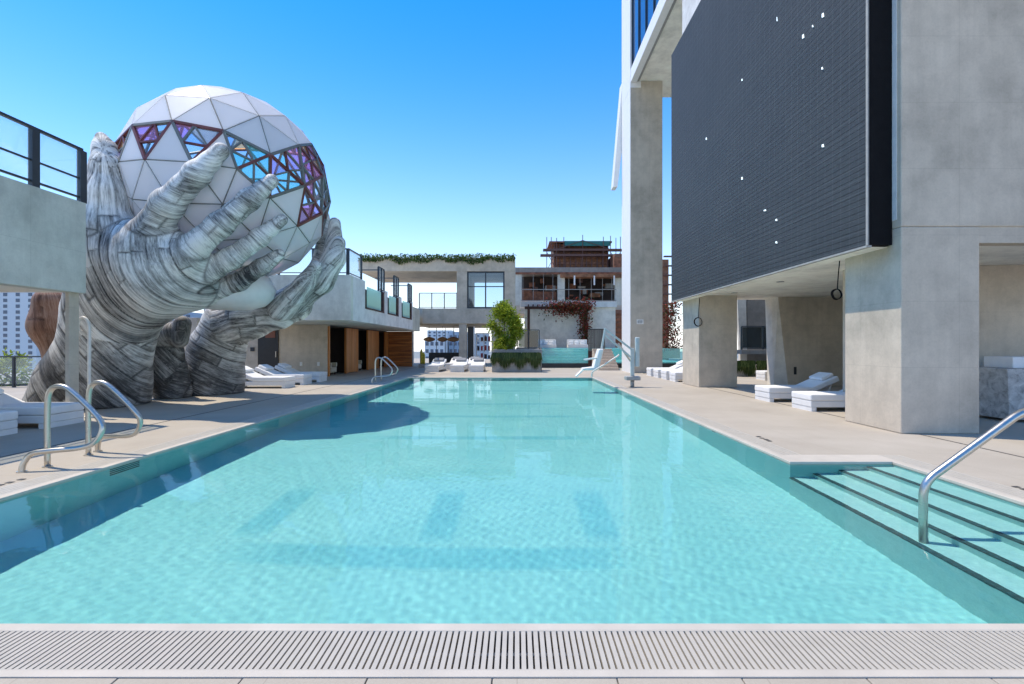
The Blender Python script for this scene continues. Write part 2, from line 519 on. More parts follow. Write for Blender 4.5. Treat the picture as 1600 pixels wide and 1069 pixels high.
class MB:
    def __init__(s):
        s.v, s.f = [], []

    def box(s, x0, x1, y0, y1, z0, z1):
        n = len(s.v)
        s.v += [(x0, y0, z0), (x1, y0, z0), (x1, y1, z0), (x0, y1, z0), (x0, y0, z1), (x1, y0, z1), (x1, y1, z1), (x0, y1, z1)]
        s.f += [tuple(n + i for i in q) for q in ((0, 3, 2, 1), (4, 5, 6, 7), (0, 1, 5, 4), (1, 2, 6, 5), (2, 3, 7, 6), (3, 0, 4, 7))]
        return s

    def hexa(s, bot, top):
        n = len(s.v)
        s.v += list(bot) + list(top)
        s.f += [tuple(n + i for i in q) for q in ((0, 3, 2, 1), (4, 5, 6, 7), (0, 1, 5, 4), (1, 2, 6, 5), (2, 3, 7, 6), (3, 0, 4, 7))]
        return s

    def bar(s, a, b, w, h=None, up=(0, 0, 1)):
        h = h or w
        a, b = Vector(a), Vector(b)
        d = (b - a).normalized()
        u = Vector(up)
        if abs(d.dot(u)) > 0.97:
            u = Vector((0, 1, 0))
        r = d.cross(u).normalized() * (w / 2)
        u = r.cross(d).normalized() * (h / 2)
        n = len(s.v)
        for p in (a, b):
            s.v += [tuple(p - r - u), tuple(p + r - u), tuple(p + r + u), tuple(p - r + u)]
        s.f += [tuple(n + i for i in q) for q in ((0, 1, 2, 3), (7, 6, 5, 4), (0, 4, 5, 1), (1, 5, 6, 2), (2, 6, 7, 3), (3, 7, 4, 0))]
        return s

    def prism(s, poly, y0, y1):
        """poly in (x, z), extruded along y"""
        n, k = len(s.v), len(poly)
        s.v += [(x, y0, z) for x, z in poly] + [(x, y1, z) for x, z in poly]
        s.f.append(tuple(n + i for i in range(k)))
        s.f.append(tuple(n + k + i for i in reversed(range(k))))
        for i in range(k):
            j = (i + 1) % k
            s.f.append((n + j, n + i, n + k + i, n + k + j))
        return s

    def tube(s, path, r, n=10, cap=True):
        path = [Vector(p) for p in path]
        rs = r if isinstance(r, (list, tuple)) else [r] * len(path)
        base = len(s.v)
        prev = None
        for i, p in enumerate(path):
            d = (path[min(i + 1, len(path) - 1)] - path[max(i - 1, 0)]).normalized()
            if prev is None:
                u = Vector((0, 0, 1)) if abs(d.z) < 0.9 else Vector((1, 0, 0))
            else:
                u = prev
            u = (u - d * u.dot(d)).normalized()
            prev = u
            w = d.cross(u)
            for k in range(n):
                a = 2 * math.pi * k / n
                s.v.append(tuple(p + (u * math.cos(a) + w * math.sin(a)) * rs[i]))
        for i in range(len(path) - 1):
            for k in range(n):
                k2 = (k + 1) % n
                s.f.append((base + i * n + k, base + i * n + k2, base + (i + 1) * n + k2, base + (i + 1) * n + k))
        if cap:
            s.f.append(tuple(base + k for k in reversed(range(n))))
            s.f.append(tuple(base + (len(path) - 1) * n + k for k in range(n)))
        return s

    def mesh(s, name, mat, smooth=False):
        me = bpy.data.meshes.new(name)
        me.from_pydata(s.v, [], s.f)
        me.materials.append(M[mat])
        if smooth:
            me.polygons.foreach_set('use_smooth', [True] * len(me.polygons))
        me.update()
        return me

    def build(s, name, mat, parent=None, smooth=False, bevel=0, seg=2):
        o = link(name, s.mesh(name, mat, smooth), parent)
        if bevel:
            b = o.modifiers.new('bevel', 'BEVEL')
            b.width, b.segments, b.limit_method = bevel, seg, 'ANGLE'
        return o


def box(name, mat, parent, x0, x1, y0, y1, z0, z1, bevel=0):
    return MB().box(x0, x1, y0, y1, z0, z1).build(name, mat, parent, bevel=bevel)


def bez(pts, n=6):
    """rounded polyline: Catmull-Rom through pts"""
    P = [Vector(p) for p in pts]
    P = [P[0]] + P + [P[-1]]
    out = []
    for i in range(1, len(P) - 2):
        for k in range(n):
            t = k / n
            a, b, c, d = P[i - 1], P[i], P[i + 1], P[i + 2]
            out.append(0.5 * ((2 * b) + (c - a) * t + (2 * a - 5 * b + 4 * c - d) * t * t + (3 * b - a - 3 * c + d) * t ** 3))
    out.append(P[-2])
    return out


def fillet(pts, r, n=6):
    P = [Vector(p) for p in pts]
    out = [P[0]]
    for i in range(1, len(P) - 1):
        a, b, c = P[i - 1], P[i], P[i + 1]
        rr = min(r, (a - b).length * 0.49, (c - b).length * 0.49)
        p0 = b + (a - b).normalized() * rr
        p1 = b + (c - b).normalized() * rr
        for k in range(n + 1):
            t = k / n
            out.append(p0 * (1 - t) ** 2 + b * 2 * t * (1 - t) + p1 * t * t)
    out.append(P[-1])
    return out


def copy_tree(o, parent=None):
    c = o.copy()
    COL.objects.link(c)
    if parent is not None:
        c.parent = parent
    for ch in list(o.children):
        copy_tree(ch, c)
    return c


def leaf_mesh(name, mat, leaves, parent=None):
    """leaves: list of (pos, dir, normalish, length, width, tone)"""
    V, F, T = [], [], []
    for p, d, nrm, L, W, tn in leaves:
        d = Vector(d).normalized()
        s_ = d.cross(Vector(nrm))
        if s_.length < 1e-4:
            s_ = Vector((1, 0, 0))
        s_.normalize()
        p = Vector(p)
        n = len(V)
        V += [tuple(p), tuple(p + d * L * 0.5 + s_ * W / 2), tuple(p + d * L - Vector((0, 0, L * 0.12))), tuple(p + d * L * 0.5 - s_ * W / 2)]
        F.append((n, n + 1, n + 2, n + 3))
        T += [tn] * 4
    me = bpy.data.meshes.new(name)
    me.from_pydata(V, [], F)
    at = me.attributes.new('tone', 'FLOAT', 'POINT')
    at.data.foreach_set('value', T)
    me.materials.append(M[mat])
    return link(name, me, parent)


def rnd_dir(rg, up=0.0):
    v = Vector((rg.gauss(0, 1), rg.gauss(0, 1), rg.gauss(0, 1) + up))
    return v.normalized()


# ------------------------------------------------------------------ ground, deck
box('ground', 'city_ground', None, -3000, 3000, -300, 5000, -61, -60)['kind'] = 'structure'
PX0, PX1, PY0, PY1 = -5.40, 3.75, 2.80, 24.30       # pool
AX1, AY1 = 5.16, 6.68                                # step alcove
CW = 0.42                                            # coping + channel width round the pool
def slab(name, x0, x1, y0, y1, z1=0.0, mat='deck'):
    o = box(name, mat, None, x0, x1, y0, y1, z1 - 0.5, z1)
    o['kind'] = 'structure'
    return o
slab('deck_left', -30, PX0 - CW, 2.3, 60)
slab('deck_far', PX0 - CW, 30, PY1 + 0.45, 60)
slab('deck_right', PX1 + CW, AX1 + CW, AY1 + CW, PY1 + 0.45)
slab('deck_side', AX1 + CW, 30, 2.3, PY1 + 0.45)
slab('deck_near', -30, 30, -34, 1.75)  # runs on unseen behind the camera, lengthened to bounce sunlight onto front walls
b = box('building_mass', 'concrete_wall', None, -29.9, 29.9, -33.9, 59.9, -60, -1.7)
b['kind'] = 'structure'

# near deck row: single paving slabs with open joints
near_bed = box('deck_bed', 'drain_dark', None, -30, 30, 1.75, 2.345, -0.5, -0.02)
near_bed['kind'] = 'structure'
pv = MB().box(-0.297, 0.297, -0.27, 0.314, -0.03, 0.0).mesh('paver', 'deck')
for i in range(-6, 7):
    o = link('paver', pv, near_bed, (i * 0.6 + 0.18, 2.026, random.uniform(-0.001, 0.0015)))
    bv = o.modifiers.new('bevel', 'BEVEL'); bv.width = 0.004; bv.segments = 2

# ------------------------------------------------------------------ pool basin
basin = MB()
WT = -0.02
D = 1.50
def quad(mb, *p):
    n = len(mb.v)
    mb.v += list(p)
    mb.f.append(tuple(range(n, n + len(p))))
quad(basin, (PX0, PY0, -D), (PX1, PY0, -D), (PX1, PY1, -D), (PX0, PY1, -D))
quad(basin, (PX0, PY0, -D), (PX0, PY1, -D), (PX0, PY1, WT), (PX0, PY0, WT))
quad(basin, (PX1, AY1, -D), (PX1, PY1, -D), (PX1, PY1, WT), (PX1, AY1, WT))
quad(basin, (PX0, PY1, -D), (PX1, PY1, -D), (PX1, PY1, WT), (PX0, PY1, WT))
quad(basin, (PX0, PY0, -D), (AX1, PY0, -D), (AX1, PY0, WT), (PX0, PY0, WT))
quad(basin, (PX1, AY1, -D), (AX1, AY1, -D), (AX1, AY1, WT), (PX1, AY1, WT))
quad(basin, (AX1, PY0, -D), (AX1, AY1, -D), (AX1, AY1, WT), (AX1, PY0, WT))
pool = basin.build('pool', 'pool_tile')
pool['kind'] = 'structure'
RECV = [pool]
# floor bands in a darker turquoise, fading at their edges
def band(x0, x1, y0, y1):
    RECV.append(box('floor_band', 'pool_tile_dark', pool, x0, x1, y0, y1, -D, -D + 0.0015))
band(-3.2, 1.4, 4.86, 5.36)
for xb in (-3.25, -1.15, 0.75):
    band(xb, xb + 0.46, 5.37, 7.05)
for yb in (10.0, 12.6, 15.0, 18.9):
    band(-3.3, 1.9, yb, yb + 0.35)
# stairs in the alcove
for x0, x1, z in ((4.80, AX1, -0.19), (4.42, 4.80, -0.38), (4.07, 4.42, -0.57), (3.74, 4.07, -0.76)):
    st = box('step', 'step_tile', pool, x0 - (0.0 if x0 > 3.8 else 0.0), AX1, PY0 + 0.001, AY1 - 0.001, -D + 0.001, z)
    RECV.append(st)
    ns = box('nosing', 'nosing', st, x0 - 0.004, x0 + 0.055, PY0 + 0.002, AY1 - 0.002, z - 0.035, z + 0.004)
    RECV.append(ns)
# wall fittings: ladder recesses and return inlets on the left wall
for k in range(4):
    RECV.append(box('wall_recess', 'nosing', pool, PX0, PX0 + 0.006, 6.45, 6.95, -0.16 - k * 0.11, -0.10 - k * 0.11))
RECV.append(box('wall_fitting', 'nosing', pool, PX1 - 0.006, PX1, 9.2, 9.35, -0.14, -0.08))

# water surface, rippled
def axis_y():
    ys, y = [PY0 + 0.0], PY0
    while y < PY1:
        y += 0.018 + 0.0026 * (y - PY0)
        ys.append(min(y, PY1))
    return np.array(ys)
YS = axis_y()
XS = np.linspace(PX0, AX1, 505)
XS[np.argmin(abs(XS - PX1))] = PX1
YS[np.argmin(abs(YS - AY1))] = AY1
X, Y = np.meshgrid(XS, YS)
rng = np.random.default_rng(3)
Z = np.zeros_like(X)
for i in range(70):
    lam = 0.062 * (1.05 ** i)
    a = rng.normal(0.6, 1.0) if i % 3 else rng.uniform(0, 6.28)
    k = 6.2832 / lam
    amp = 0.00025 * lam * (1.5 if lam < 0.15 else 1.0 if lam < 0.28 else 0.8)
    env = 0.6 + 0.5 * np.sin(X * rng.uniform(0.2, 1.1) + Y * rng.uniform(0.2, 0.9) + rng.uniform(0, 6.28))
    wob = 0.6 * np.sin(X * rng.uniform(0.5, 1.5) + rng.uniform(0, 6)) + 0.6 * np.sin(Y * rng.uniform(0.5, 1.5) + rng.uniform(0, 6))
    Z += amp * env * np.sin(k * (X * math.cos(a) + Y * math.sin(a)) + wob * 2 + rng.uniform(0, 6.28))
nx, ny = len(XS), len(YS)
V = np.stack([X, Y, Z - 0.028], -1).reshape(-1, 3)
idx = np.arange(ny - 1)[:, None] * nx + np.arange(nx - 1)[None]
F = np.stack([idx, idx + 1, idx + nx + 1, idx + nx], -1).reshape(-1, 4)
cx = (X[:-1, :-1] + X[1:, 1:]).ravel() / 2
cy = (Y[:-1, :-1] + Y[1:, 1:]).ravel() / 2
F = F[~((cx > PX1) & (cy > AY1))]
me = bpy.data.meshes.new('pool_water')
me.from_pydata(V.tolist(), [], F.tolist())
me.polygons.foreach_set('use_smooth', [True] * len(F))
me.materials.append(M['water'])
water = link('pool_water', me)
water['kind'] = 'structure'
water.cycles.is_caustics_caster = True

# coping and overflow channels
cop = empty('pool_edge')
cop['kind'] = 'structure'
def strip(name, mat, x0, x1, y0, y1, z0, z1, bevel=0.006):
    return box(name, mat, cop, x0, x1, y0, y1, z0, z1, bevel)
EY = PY1 + 0.45
strip('coping', 'coping', PX0 - 0.10, PX0 + 0.005, PY0, PY1, -0.09, 0.004)
strip('coping', 'coping', PX1 - 0.005, PX1 + 0.10, AY1 + CW, PY1, -0.09, 0.004)
strip('coping', 'coping', PX0 - 0.10, PX1 + 0.10, PY1 - 0.005, EY, -0.09, 0.003)
strip('coping', 'coping', PX1 - 0.006, AX1 - 0.006, AY1 - 0.005, AY1 + CW - 0.001, -0.09, 0.006)
strip('coping', 'coping', AX1 - 0.005, AX1 + 0.10, PY0, AY1 + CW, -0.09, 0.004)
def side_channel(x0, x1, y0, y1):
    strip('channel', 'grate_dark', x0, x1, y0, y1, -0.4, -0.02, 0)
    n = 5
    w = (x1 - x0) / n
    for k in range(n):
        strip('grate_bar', 'grate_white', x0 + k * w + 0.003, x0 + (k + 1) * w - 0.003, y0, y1, -0.02, 0.001, 0)
side_channel(PX0 - CW, PX0 - 0.10, PY0, EY)
side_channel(PX1 + 0.10, PX1 + CW, AY1 + CW, EY)
side_channel(AX1 + 0.10, AX1 + CW, PY0, AY1 + CW)
# near overflow grate: single slats
strip('coping', 'coping', -8.0, 8.0, PY0 - 0.065, PY0 + 0.005, -0.09, 0.0, 0.008)
strip('kerb', 'coping', -8.0, 8.0, 2.346, 2.395, -0.4, 0.003, 0.004)
grate = empty('overflow_grate', (0, 2.565, 0))
tag(grate, 'white slatted overflow grate along the near pool edge', 'grate')
MB().box(-8, 8, -0.17, 0.17, -0.30, -0.10).build('channel', 'grate_dark', grate)
MB().box(-8, 8, -0.17, -0.160, -0.10, 0.0).build('frame_rail', 'grate_white', grate)
MB().box(-8, 8, 0.160, 0.17, -0.10, 0.0).build('frame_rail', 'grate_white', grate)
sm = MB().box(-0.0118, 0.0118, -0.160, 0.160, -0.028, -0.001).mesh('slat', 'grate_white')
for i in range(-90, 91):
    link('slat', sm, grate, (i * 0.034, 0, 0))
for z in (-0.03,):
    MB().box(-8, 8, -0.012, 0.012, -0.045, -0.0285).build('carrier_rail', 'grate_white', grate)
# shallow linear drains in the deck
for nm, x0, y0, y1 in (('linear_drain', -7.42, 2.4, 36), ('linear_drain', 7.22, 2.4, 8.75), ('linear_drain', 7.22, 10.4, 18.5), ('linear_drain', 7.22, 20.6, 28)):
    o = box(nm, 'drain_dark', None, x0, x0 + 0.045, y0, y1, -0.01, 0.002)
    o['kind'] = 'structure'
# depth marks on the coping: small dark mosaic signs too worn to read
def marks(x, y, along, n, label):
    e = tag(empty('depth_mark', (x, y, 0.004)), label, 'depth mark')
    rg = random.Random(n + int(x * 10))
    for i in range(n):
        L = rg.uniform(0.04, 0.09)
        o = MB().box(-0.035, 0.035, 0, L, 0, 0.002).build('glyph', 'mark_dark', e)
        o.location = (rg.uniform(-0.012, 0.012), i * along, 0)
marks(AX1 + 0.47, 4.75, 0.12, 7, 'worn dark depth lettering on the right deck beside the steps')
marks(PX0 - 0.52, 5.25, 0.13, 5, 'worn dark depth lettering on the left deck before the ladder rails')
marks(PX1 + 0.47, 8.1, 0.13, 4, 'worn dark depth lettering on the right deck before the square column')

# ------------------------------------------------------------------ right-hand building
def column(label, x0, x1, y0, y1, z0, z1, mat='concrete'):
    o = box('concrete_column', mat, None, x0, x1, y0, y1, z0, z1, 0.02)
    return tag(o, label, 'column', 'columns of the right-hand building')
CX = 6.95
near_col = column('large grey concrete column nearest the camera at right, under the dark screen', CX, 8.37, 8.80, 10.32, 0, 3.75)
far_col = column('shorter grey concrete column under the far end of the dark screen', CX, 8.42, 18.6, 20.45, 0, 3.75)
podium = empty('screen_building', (7, 9, 0))
tag(podium, 'grey concrete building block on the right that carries the dark screen', 'building')
podium.location = (0, 0, 0)
MB().box(CX, 26, 8.80, 20.45, 3.752, 26).build('body', 'concrete', podium, bevel=0.02)
box('facing', 'plaster', podium, CX - 0.012, CX, 8.9, 20.44, 3.9, 16.8)
box('soffit', 'soffit', podium, CX + 0.002, 25, 9.1, 20.40, 3.52, 3.750)
box('soffit_edge', 'soffit', podium, 6.60, CX - 0.002, 9.12, 20.43, 3.44, 3.449)
box('lintel', 'concrete', podium, 8.372, 26, 8.82, 9.08, 3.46, 3.751)
# wall under the slab, with a slanting end
wl = tag(MB().hexa([(10.75, 19.3, 0), (25, 19.3, 0), (25, 19.8, 0), (10.75, 19.8, 0)], [(10.35, 19.3, 3.52), (25, 19.3, 3.52), (25, 19.8, 3.52), (10.35, 19.8, 3.52)]).build('concrete_wall', 'concrete_warm', None, bevel=0.01),
         'taupe concrete wall with slanted edge behind the two right-hand loungers', 'wall')
box('door', 'door_black', wl, 12.95, 13.9, 19.27, 19.299, 0, 2.55)
box('outlet_plate', 'black_metal', wl, 10.98, 11.08, 19.28, 19.299, 0.45, 0.75)
fin = tag(MB().hexa([(10.35, 19.62, 0), (10.752, 19.299, 0), (10.752, 19.83, 0), (10.35, 20.1, 0)], [(10.25, 19.62, 3.519), (10.352, 19.299, 3.519), (10.352, 19.83, 3.519), (10.25, 20.1, 3.519)]).build('lit_wall_end', 'white_wall'),  # lit end face of the wall; the sunlight is put into its paler colour
          'narrow lit end of the taupe wall, its brightness painted as a paler colour', 'wall')
bw = tag(MB().hexa([(8.3, 12.0, 0), (20, 10.6, 0), (20, 11.0, 0), (8.3, 12.4, 0)], [(8.3, 12.0, 3.515), (20, 10.6, 3.515), (20, 11.0, 3.515), (8.3, 12.4, 3.515)]).build('concrete_wall', 'concrete_warm'),
         'grey concrete wall behind the stone bar at far right', 'wall')
# stone bar at the right edge
bar = tag(empty('stone_bar', (10.1, 10.0, 0)), 'mottled pale stone bar with tapered front at the right edge', 'bar counter')
MB().hexa([(0.12, 0.10, 0.06), (5, -0.3, 0.06), (5, 0.6, 0.06), (0.12, 1.0, 0.06)], [(-0.02, 0.0, 1.12), (5, -0.4, 1.12), (5, 0.7, 1.12), (-0.02, 1.1, 1.12)]).build('front', 'bar_stone', bar, bevel=0.01)
MB().box(0.35, 5, 0.25, 0.9, 1.121, 1.36).build('top_slab', 'white_paint', bar, bevel=0.015)
MB().box(0.3, 5, 0.3, 0.7, 0, 0.06).build('plinth', 'drain_dark', bar)

# ------------------------------------------------------------------ dark LED screen
SXF = 6.50
screen = tag(empty('led_screen', (0, 0, 0)), 'huge dark grey slatted video screen hung on the right-hand building', 'screen')
Z0, Z1, Y0, Y1 = 3.45, 13.8, 9.0, 20.45
box('housing', 'black', screen, SXF + 0.03, CX - 0.013, Y0, Y1, Z0 + 0.01, Z1, 0)
box('backing', 'led_gap', screen, SXF + 0.015, SXF + 0.029, Y0 + 0.01, Y1 - 0.01, Z0 + 0.02, Z1 - 0.02)
NSL = 92
ph = (Z1 - Z0) / NSL
slm = MB().hexa([(0.0, 0, -ph * 0.465), (0.028, 0, -ph * 0.465), (0.028, Y1 - Y0, -ph * 0.465), (0.0, Y1 - Y0, -ph * 0.465)],
                [(-0.002, 0, ph * 0.465), (0.028, 0, ph * 0.465), (0.028, Y1 - Y0, ph * 0.465), (-0.002, Y1 - Y0, ph * 0.465)]).mesh('screen_slat', 'led_slat')
for i in range(NSL):
    link('screen_slat', slm, screen, (SXF - 0.012, Y0, Z0 + (i + 0.5) * ph))
box('edge_trim', 'planter_grey', screen, SXF - 0.035, SXF - 0.02, Y0 - 0.03, Y0 + 0.02, Z0, Z1)
box('bottom_trim', 'planter_grey', screen, SXF - 0.03, SXF + 0.06, Y0, Y1, Z0 - 0.03, Z0 + 0.005)
for px, py, w, h in ((1288, 24, .12, .16), (1216, 30, .05, .2), (1272, 41, .07, .1), (1257, 57, .12, .16), (1287, 107, .09, .1), (1161, 125, .1, .12),
                     (1105, 217, .14, .14), (1288, 228, .12, .12), (1161, 279, .15, .14), (1197, 329, .2, .08), (1215, 344, .13, .1), (1215, 379, .13, .1)):
    y = SXF * 760 / (px - 808)
    z = 1.6 + (540 - py) / 760 * y
    w, h = w * 0.55, h * 0.6
    if z < Z1:
        MB().hexa([(0, -w / 2, -h / 2), (0.012, -w / 2, -h / 2), (0.012, w / 2, -h / 2 + 0.02), (0, w / 2, -h / 2 + 0.02)], [(0, -w / 2 + 0.01, h / 2 - 0.006), (0.012, -w / 2 + 0.02, h / 2 - 0.01), (0.012, w / 2, h / 2), (0, w / 2, h / 2)]).build('bright_patch', 'screen_spot', screen).location = (SXF - 0.034, y, z)
for y in (11.5, 14.6, 17.7):
    e = tag(empty('downlight', (7.9, y, 3.519)), 'small recessed downlight in the pale soffit under the screen, ' + {11.5: 'nearest', 14.6: 'middle', 17.7: 'farthest'}[y], 'lamp', 'soffit downlights')
    MB().tube([(0, 0, 0), (0, 0, -0.015)], 0.11, 18).build('trim_ring', 'planter_grey', e)
    MB().tube([(0, 0, -0.0155), (0, 0, -0.018)], 0.08, 18).build('lens', 'lift_grey', e)
# cable coils hung beneath the screen
def coil(name, loc, r, drop, label, rz=0.0):
    e = tag(empty(name, loc, rz), label, 'cable coil', 'cable coils under the screen')
    for k in range(3):
        pts = [(r * (1 + 0.05 * k) * math.cos(a), 0.02 * k + 0.01 * math.sin(3 * a), r * (1 + 0.04 * k) * math.sin(a) * 1.1) for a in np.linspace(0, 2 * math.pi, 25)]
        MB().tube(pts, 0.010, 7, False).build('loop', 'black', e, True)
    MB().tube(bez([(0, 0, r), (0.02, 0, r + drop * 0.5), (0.05, 0, r + drop)]), 0.012, 6).build('cable', 'black', e, True)
coil('cable_coil', (6.86, 10.42, 2.70), 0.095, 0.62, 'black cable coil hanging beside the large near column')
coil('cable_coil', (6.90, 18.52, 2.50), 0.14, 0.75, 'black cable coil hanging on the far column under the screen')

# ------------------------------------------------------------------ tower
tower = tag(empty('tower'), 'white edged glass tower overhanging the screen building at top right', 'building')
TX, TZ = 6.60, 16.9
MB().box(TX + 0.2, 26, 2, 30.2, TZ + 0.35, 40).build('core', 'plaster', tower)
box('soffit', 'soffit', tower, TX + 0.35, 26, 2, 30.2, TZ + 0.1, TZ + 0.349)
box('edge_beam', 'white_paint', tower, TX, TX + 0.349, 2, 28.28, TZ, TZ + 0.75)
box('soffit_joint', 'planter_grey', tower, TX + 0.35, TX + 0.5, 2, 28.28, TZ + 0.06, TZ + 0.1)
box('pier', 'white_paint', tower, TX - 0.02, TX + 0.6, 28.285, 30.6, TZ - 0.3, 40)
y = 28.2
while y > 3:
    box('glass_pane', 'tower_glass', tower, TX + 0.12, TX + 0.19, y - 1.45, y - 0.03, TZ + 0.76, 39)
    box('mullion', 'frame_dark', tower, TX + 0.05, TX + 0.2, y - 0.03, y + 0.03, TZ + 0.76, 39)
    y -= 1.48
MB().prism([(6.05, 11.6), (6.33, 11.6), (6.62, 14.0), (6.62, 18.2)], 30.62, 31.4).build('sloped_fin', 'white_paint', tower, bevel=0.01)
tc = tag(box('concrete_column', 'concrete', None, 6.60, 8.46, 28.3, 30.6, 0, TZ + 0.098, 0.02), 'tall slim concrete column rising from the far right deck up to the tower', 'column', 'columns of the right-hand building')
box('side_facing', 'white_paint', tc, 6.585, 6.599, 28.302, 30.59, 0, TZ - 0.31)
pl = tag(empty('wall_sign', (7.15, 28.29, 2.98)), 'small white notice plate on the tall tower column', 'sign')
MB().box(-0.2, 0.2, -0.012, 0, -0.14, 0.14).build('plate', 'signal_white', pl)
for i in range(3):
    MB().box(-0.14 + i * 0.1, -0.07 + i * 0.1, -0.015, -0.012, -0.08, 0.08).build('glyph', 'lift_grey', pl)

# ------------------------------------------------------------------ railings
def railing(name, label, a, b, z0, z1, n, glass='glass', kick=0.08, post=0.07, group=None, mid=None):
    a, b = Vector(a), Vector(b)
    e = tag(empty(name, (a.x, a.y, z0)), label, 'railing', group)
    L = (b - a).length
    ang = math.atan2((b - a).y, (b - a).x)
    e.rotation_euler = (0, 0, ang)
    h = z1 - z0
    MB().box(0, L, -0.035, 0.035, h - 0.05, h).build('top_rail', 'frame_dark', e)
    MB().box(0, L, -0.02, 0.02, kick, kick + 0.04).build('bottom_rail', 'frame_dark', e)
    if mid:
        MB().box(0, L, -0.015, 0.015, h * mid, h * mid + 0.035).build('mid_rail', 'frame_dark', e)
    pm = MB().box(-post / 2, post / 2, -0.045, 0.045, 0, h - 0.05).mesh('post', 'frame_dark')
    for i in range(n + 1):
        link('post', pm, e, (L * i / n, 0, 0))
    gm = MB().box(post / 2 + 0.03, L / n - post / 2 - 0.03, -0.006, 0.006, kick + 0.05, h - 0.07).mesh('glass_pane', glass)
    for i in range(n):
        link('glass_pane', gm, e, (L * i / n, 0, 0))
    return e

# ------------------------------------------------------------------ left terrace building (near)
TXL = -9.3
lt = tag(empty('terrace'), 'grey concrete terrace edge with glass railing at the upper left', 'terrace')
box('parapet', 'concrete_wall', lt, TXL - 0.3, TXL, -4, 10.5, 2.72, 4.67, 0.015)
box('floor_slab', 'soffit', lt, -25, TXL - 0.301, -4, 10.45, 2.74, 3.3)
box('end_wall', 'concrete_wall', lt, -25, TXL - 0.301, 10.2, 10.48, 3.301, 4.66)
railing('glass_railing', 'dark framed glass railing on the near left terrace beside the thumb', (TXL - 0.06, 5.28), (TXL - 0.06, 10.46), 4.67, 5.83, 5, mid=0.42, post=0.15)
tag(box('concrete_column', 'concrete_warm', None, -9.49, -9.40, 10.21, 10.44, 0, 2.735, 0.01), 'slim concrete column under the near left terrace before the brown limb', 'column')
railing('glass_railing', 'black glass railing at the left deck edge in front of the pale high-rise', (-28, 18.6), (-13.4, 18.6), 0, 1.2, 10)

# ------------------------------------------------------------------ left cabana building (middle)
cb_ = tag(empty('cabana_building'), 'two storey grey building with wood framed cabanas left of the pool', 'building')
BX, BY0, BY1 = -7.0, 20.5, 32.6
MB().box(-13.2, BX - 0.5, BY0, 37, 2.67, 4.4).build('upper_block', 'concrete_wall', cb_, bevel=0.015)
box('front_parapet', 'concrete_wall', cb_, -13.2, BX, BY0 - 0.02, BY0 + 0.28, 2.665, 4.58, 0.012)
box('lower_band', 'plaster', cb_, BX - 0.499, BX, BY0 + 0.281, BY1, 2.666, 3.30)
box('far_block', 'concrete_wall', cb_, BX - 0.499, -8.0 + 0.6, BY1 + 0.001, 37, 2.668, 4.3)
bays = ((22.4, 25.6), (26.3, 28.7), (29.5, 32.3))
ys = [BY0 + 0.281] + [q for bb in bays for q in bb] + [BY1]
for i in range(0, len(ys), 2):
    box('parapet_pier', 'plaster', cb_, BX - 0.499, BX - 0.002, ys[i], ys[i + 1], 3.301, 4.5 if i else 4.57)
for i, (a, b_) in enumerate(bays):
    box('bay_lining', 'timber_dark', cb_, BX - 0.42, BX - 0.36, a + 0.01, b_ - 0.01, 3.305, 4.3)
    box('bay_reveal', 'timber_dark', cb_, BX - 0.36, BX + 0.02, b_ - 0.32, b_ - 0.02, 3.303, 4.38)
    box('bay_sill', 'timber_dark', cb_, BX - 0.36, BX + 0.03, a + 0.02, b_ - 0.33, 3.303, 3.37)
    box('frosted_pane', 'glass_green', cb_, BX - 0.03, BX + 0.0, a + 0.35, b_ - 0.6, 3.38, 4.34)
    railing('glass_railing', ('dark glass guard above the nearest cabana bay', 'dark glass guard above the middle cabana bay', 'dark glass guard above the farthest cabana bay')[i],
            (BX - 0.04, b_ - 0.9), (BX - 0.04, b_ + 0.1), 4.38, 5.62, 2, group='guards above the cabana bays')
    box('guard_return', 'frame_dark', cb_, BX - 1.4, BX - 0.1, b_ + 0.05, b_ + 0.1, 5.56, 5.61)
railing('glass_railing', 'dark glass railing at the front corner of the cabana building roof', (BX - 0.15, BY0 + 0.1), (BX - 0.15, 22.3), 4.58, 5.72, 1)
railing('glass_railing', 'dark glass railing along the front edge of the cabana building roof', (-13, BY0 + 0.12), (BX - 0.2, BY0 + 0.12), 4.58, 5.72, 4)
# recessed ground floor
bwall = tag(box('concrete_wall', 'concrete', None, -17, -9.8, 25.1, 25.5, 0, 2.664), 'grey concrete wall with a black door behind the left loungers', 'wall')
dr = box('door', 'door_black', bwall, -13.35, -12.3, 25.04, 25.099, 0, 2.5)
box('handle', 'steel', dr, -12.42, -12.38, 24.98, 25.035, 1.0, 1.3)
box('sign_plate', 'exit_plate', dr, -12.95, -12.45, 25.02, 25.039, 2.0, 2.35)
box('wall_switch', 'black_metal', bwall, -13.75, -13.55, 25.06, 25.099, 1.3, 1.5)
for x in (-11.2, -10.3):
    box('wall_socket', 'signal_white', bwall, x, x + 0.12, 25.06, 25.099, 0.55, 0.75)
tag(box('concrete_column', 'concrete_warm', None, -13.0, -12.3, 18.7, 19.2, 0, 2.668, 0.01), 'pale concrete column behind the knuckled carving', 'column')
tag(box('concrete_wall', 'concrete', None, -16.4, -14.6, 20.6, 21.0, 0, 2.66), 'short concrete wall in the shade behind the far carved arm', 'wall')
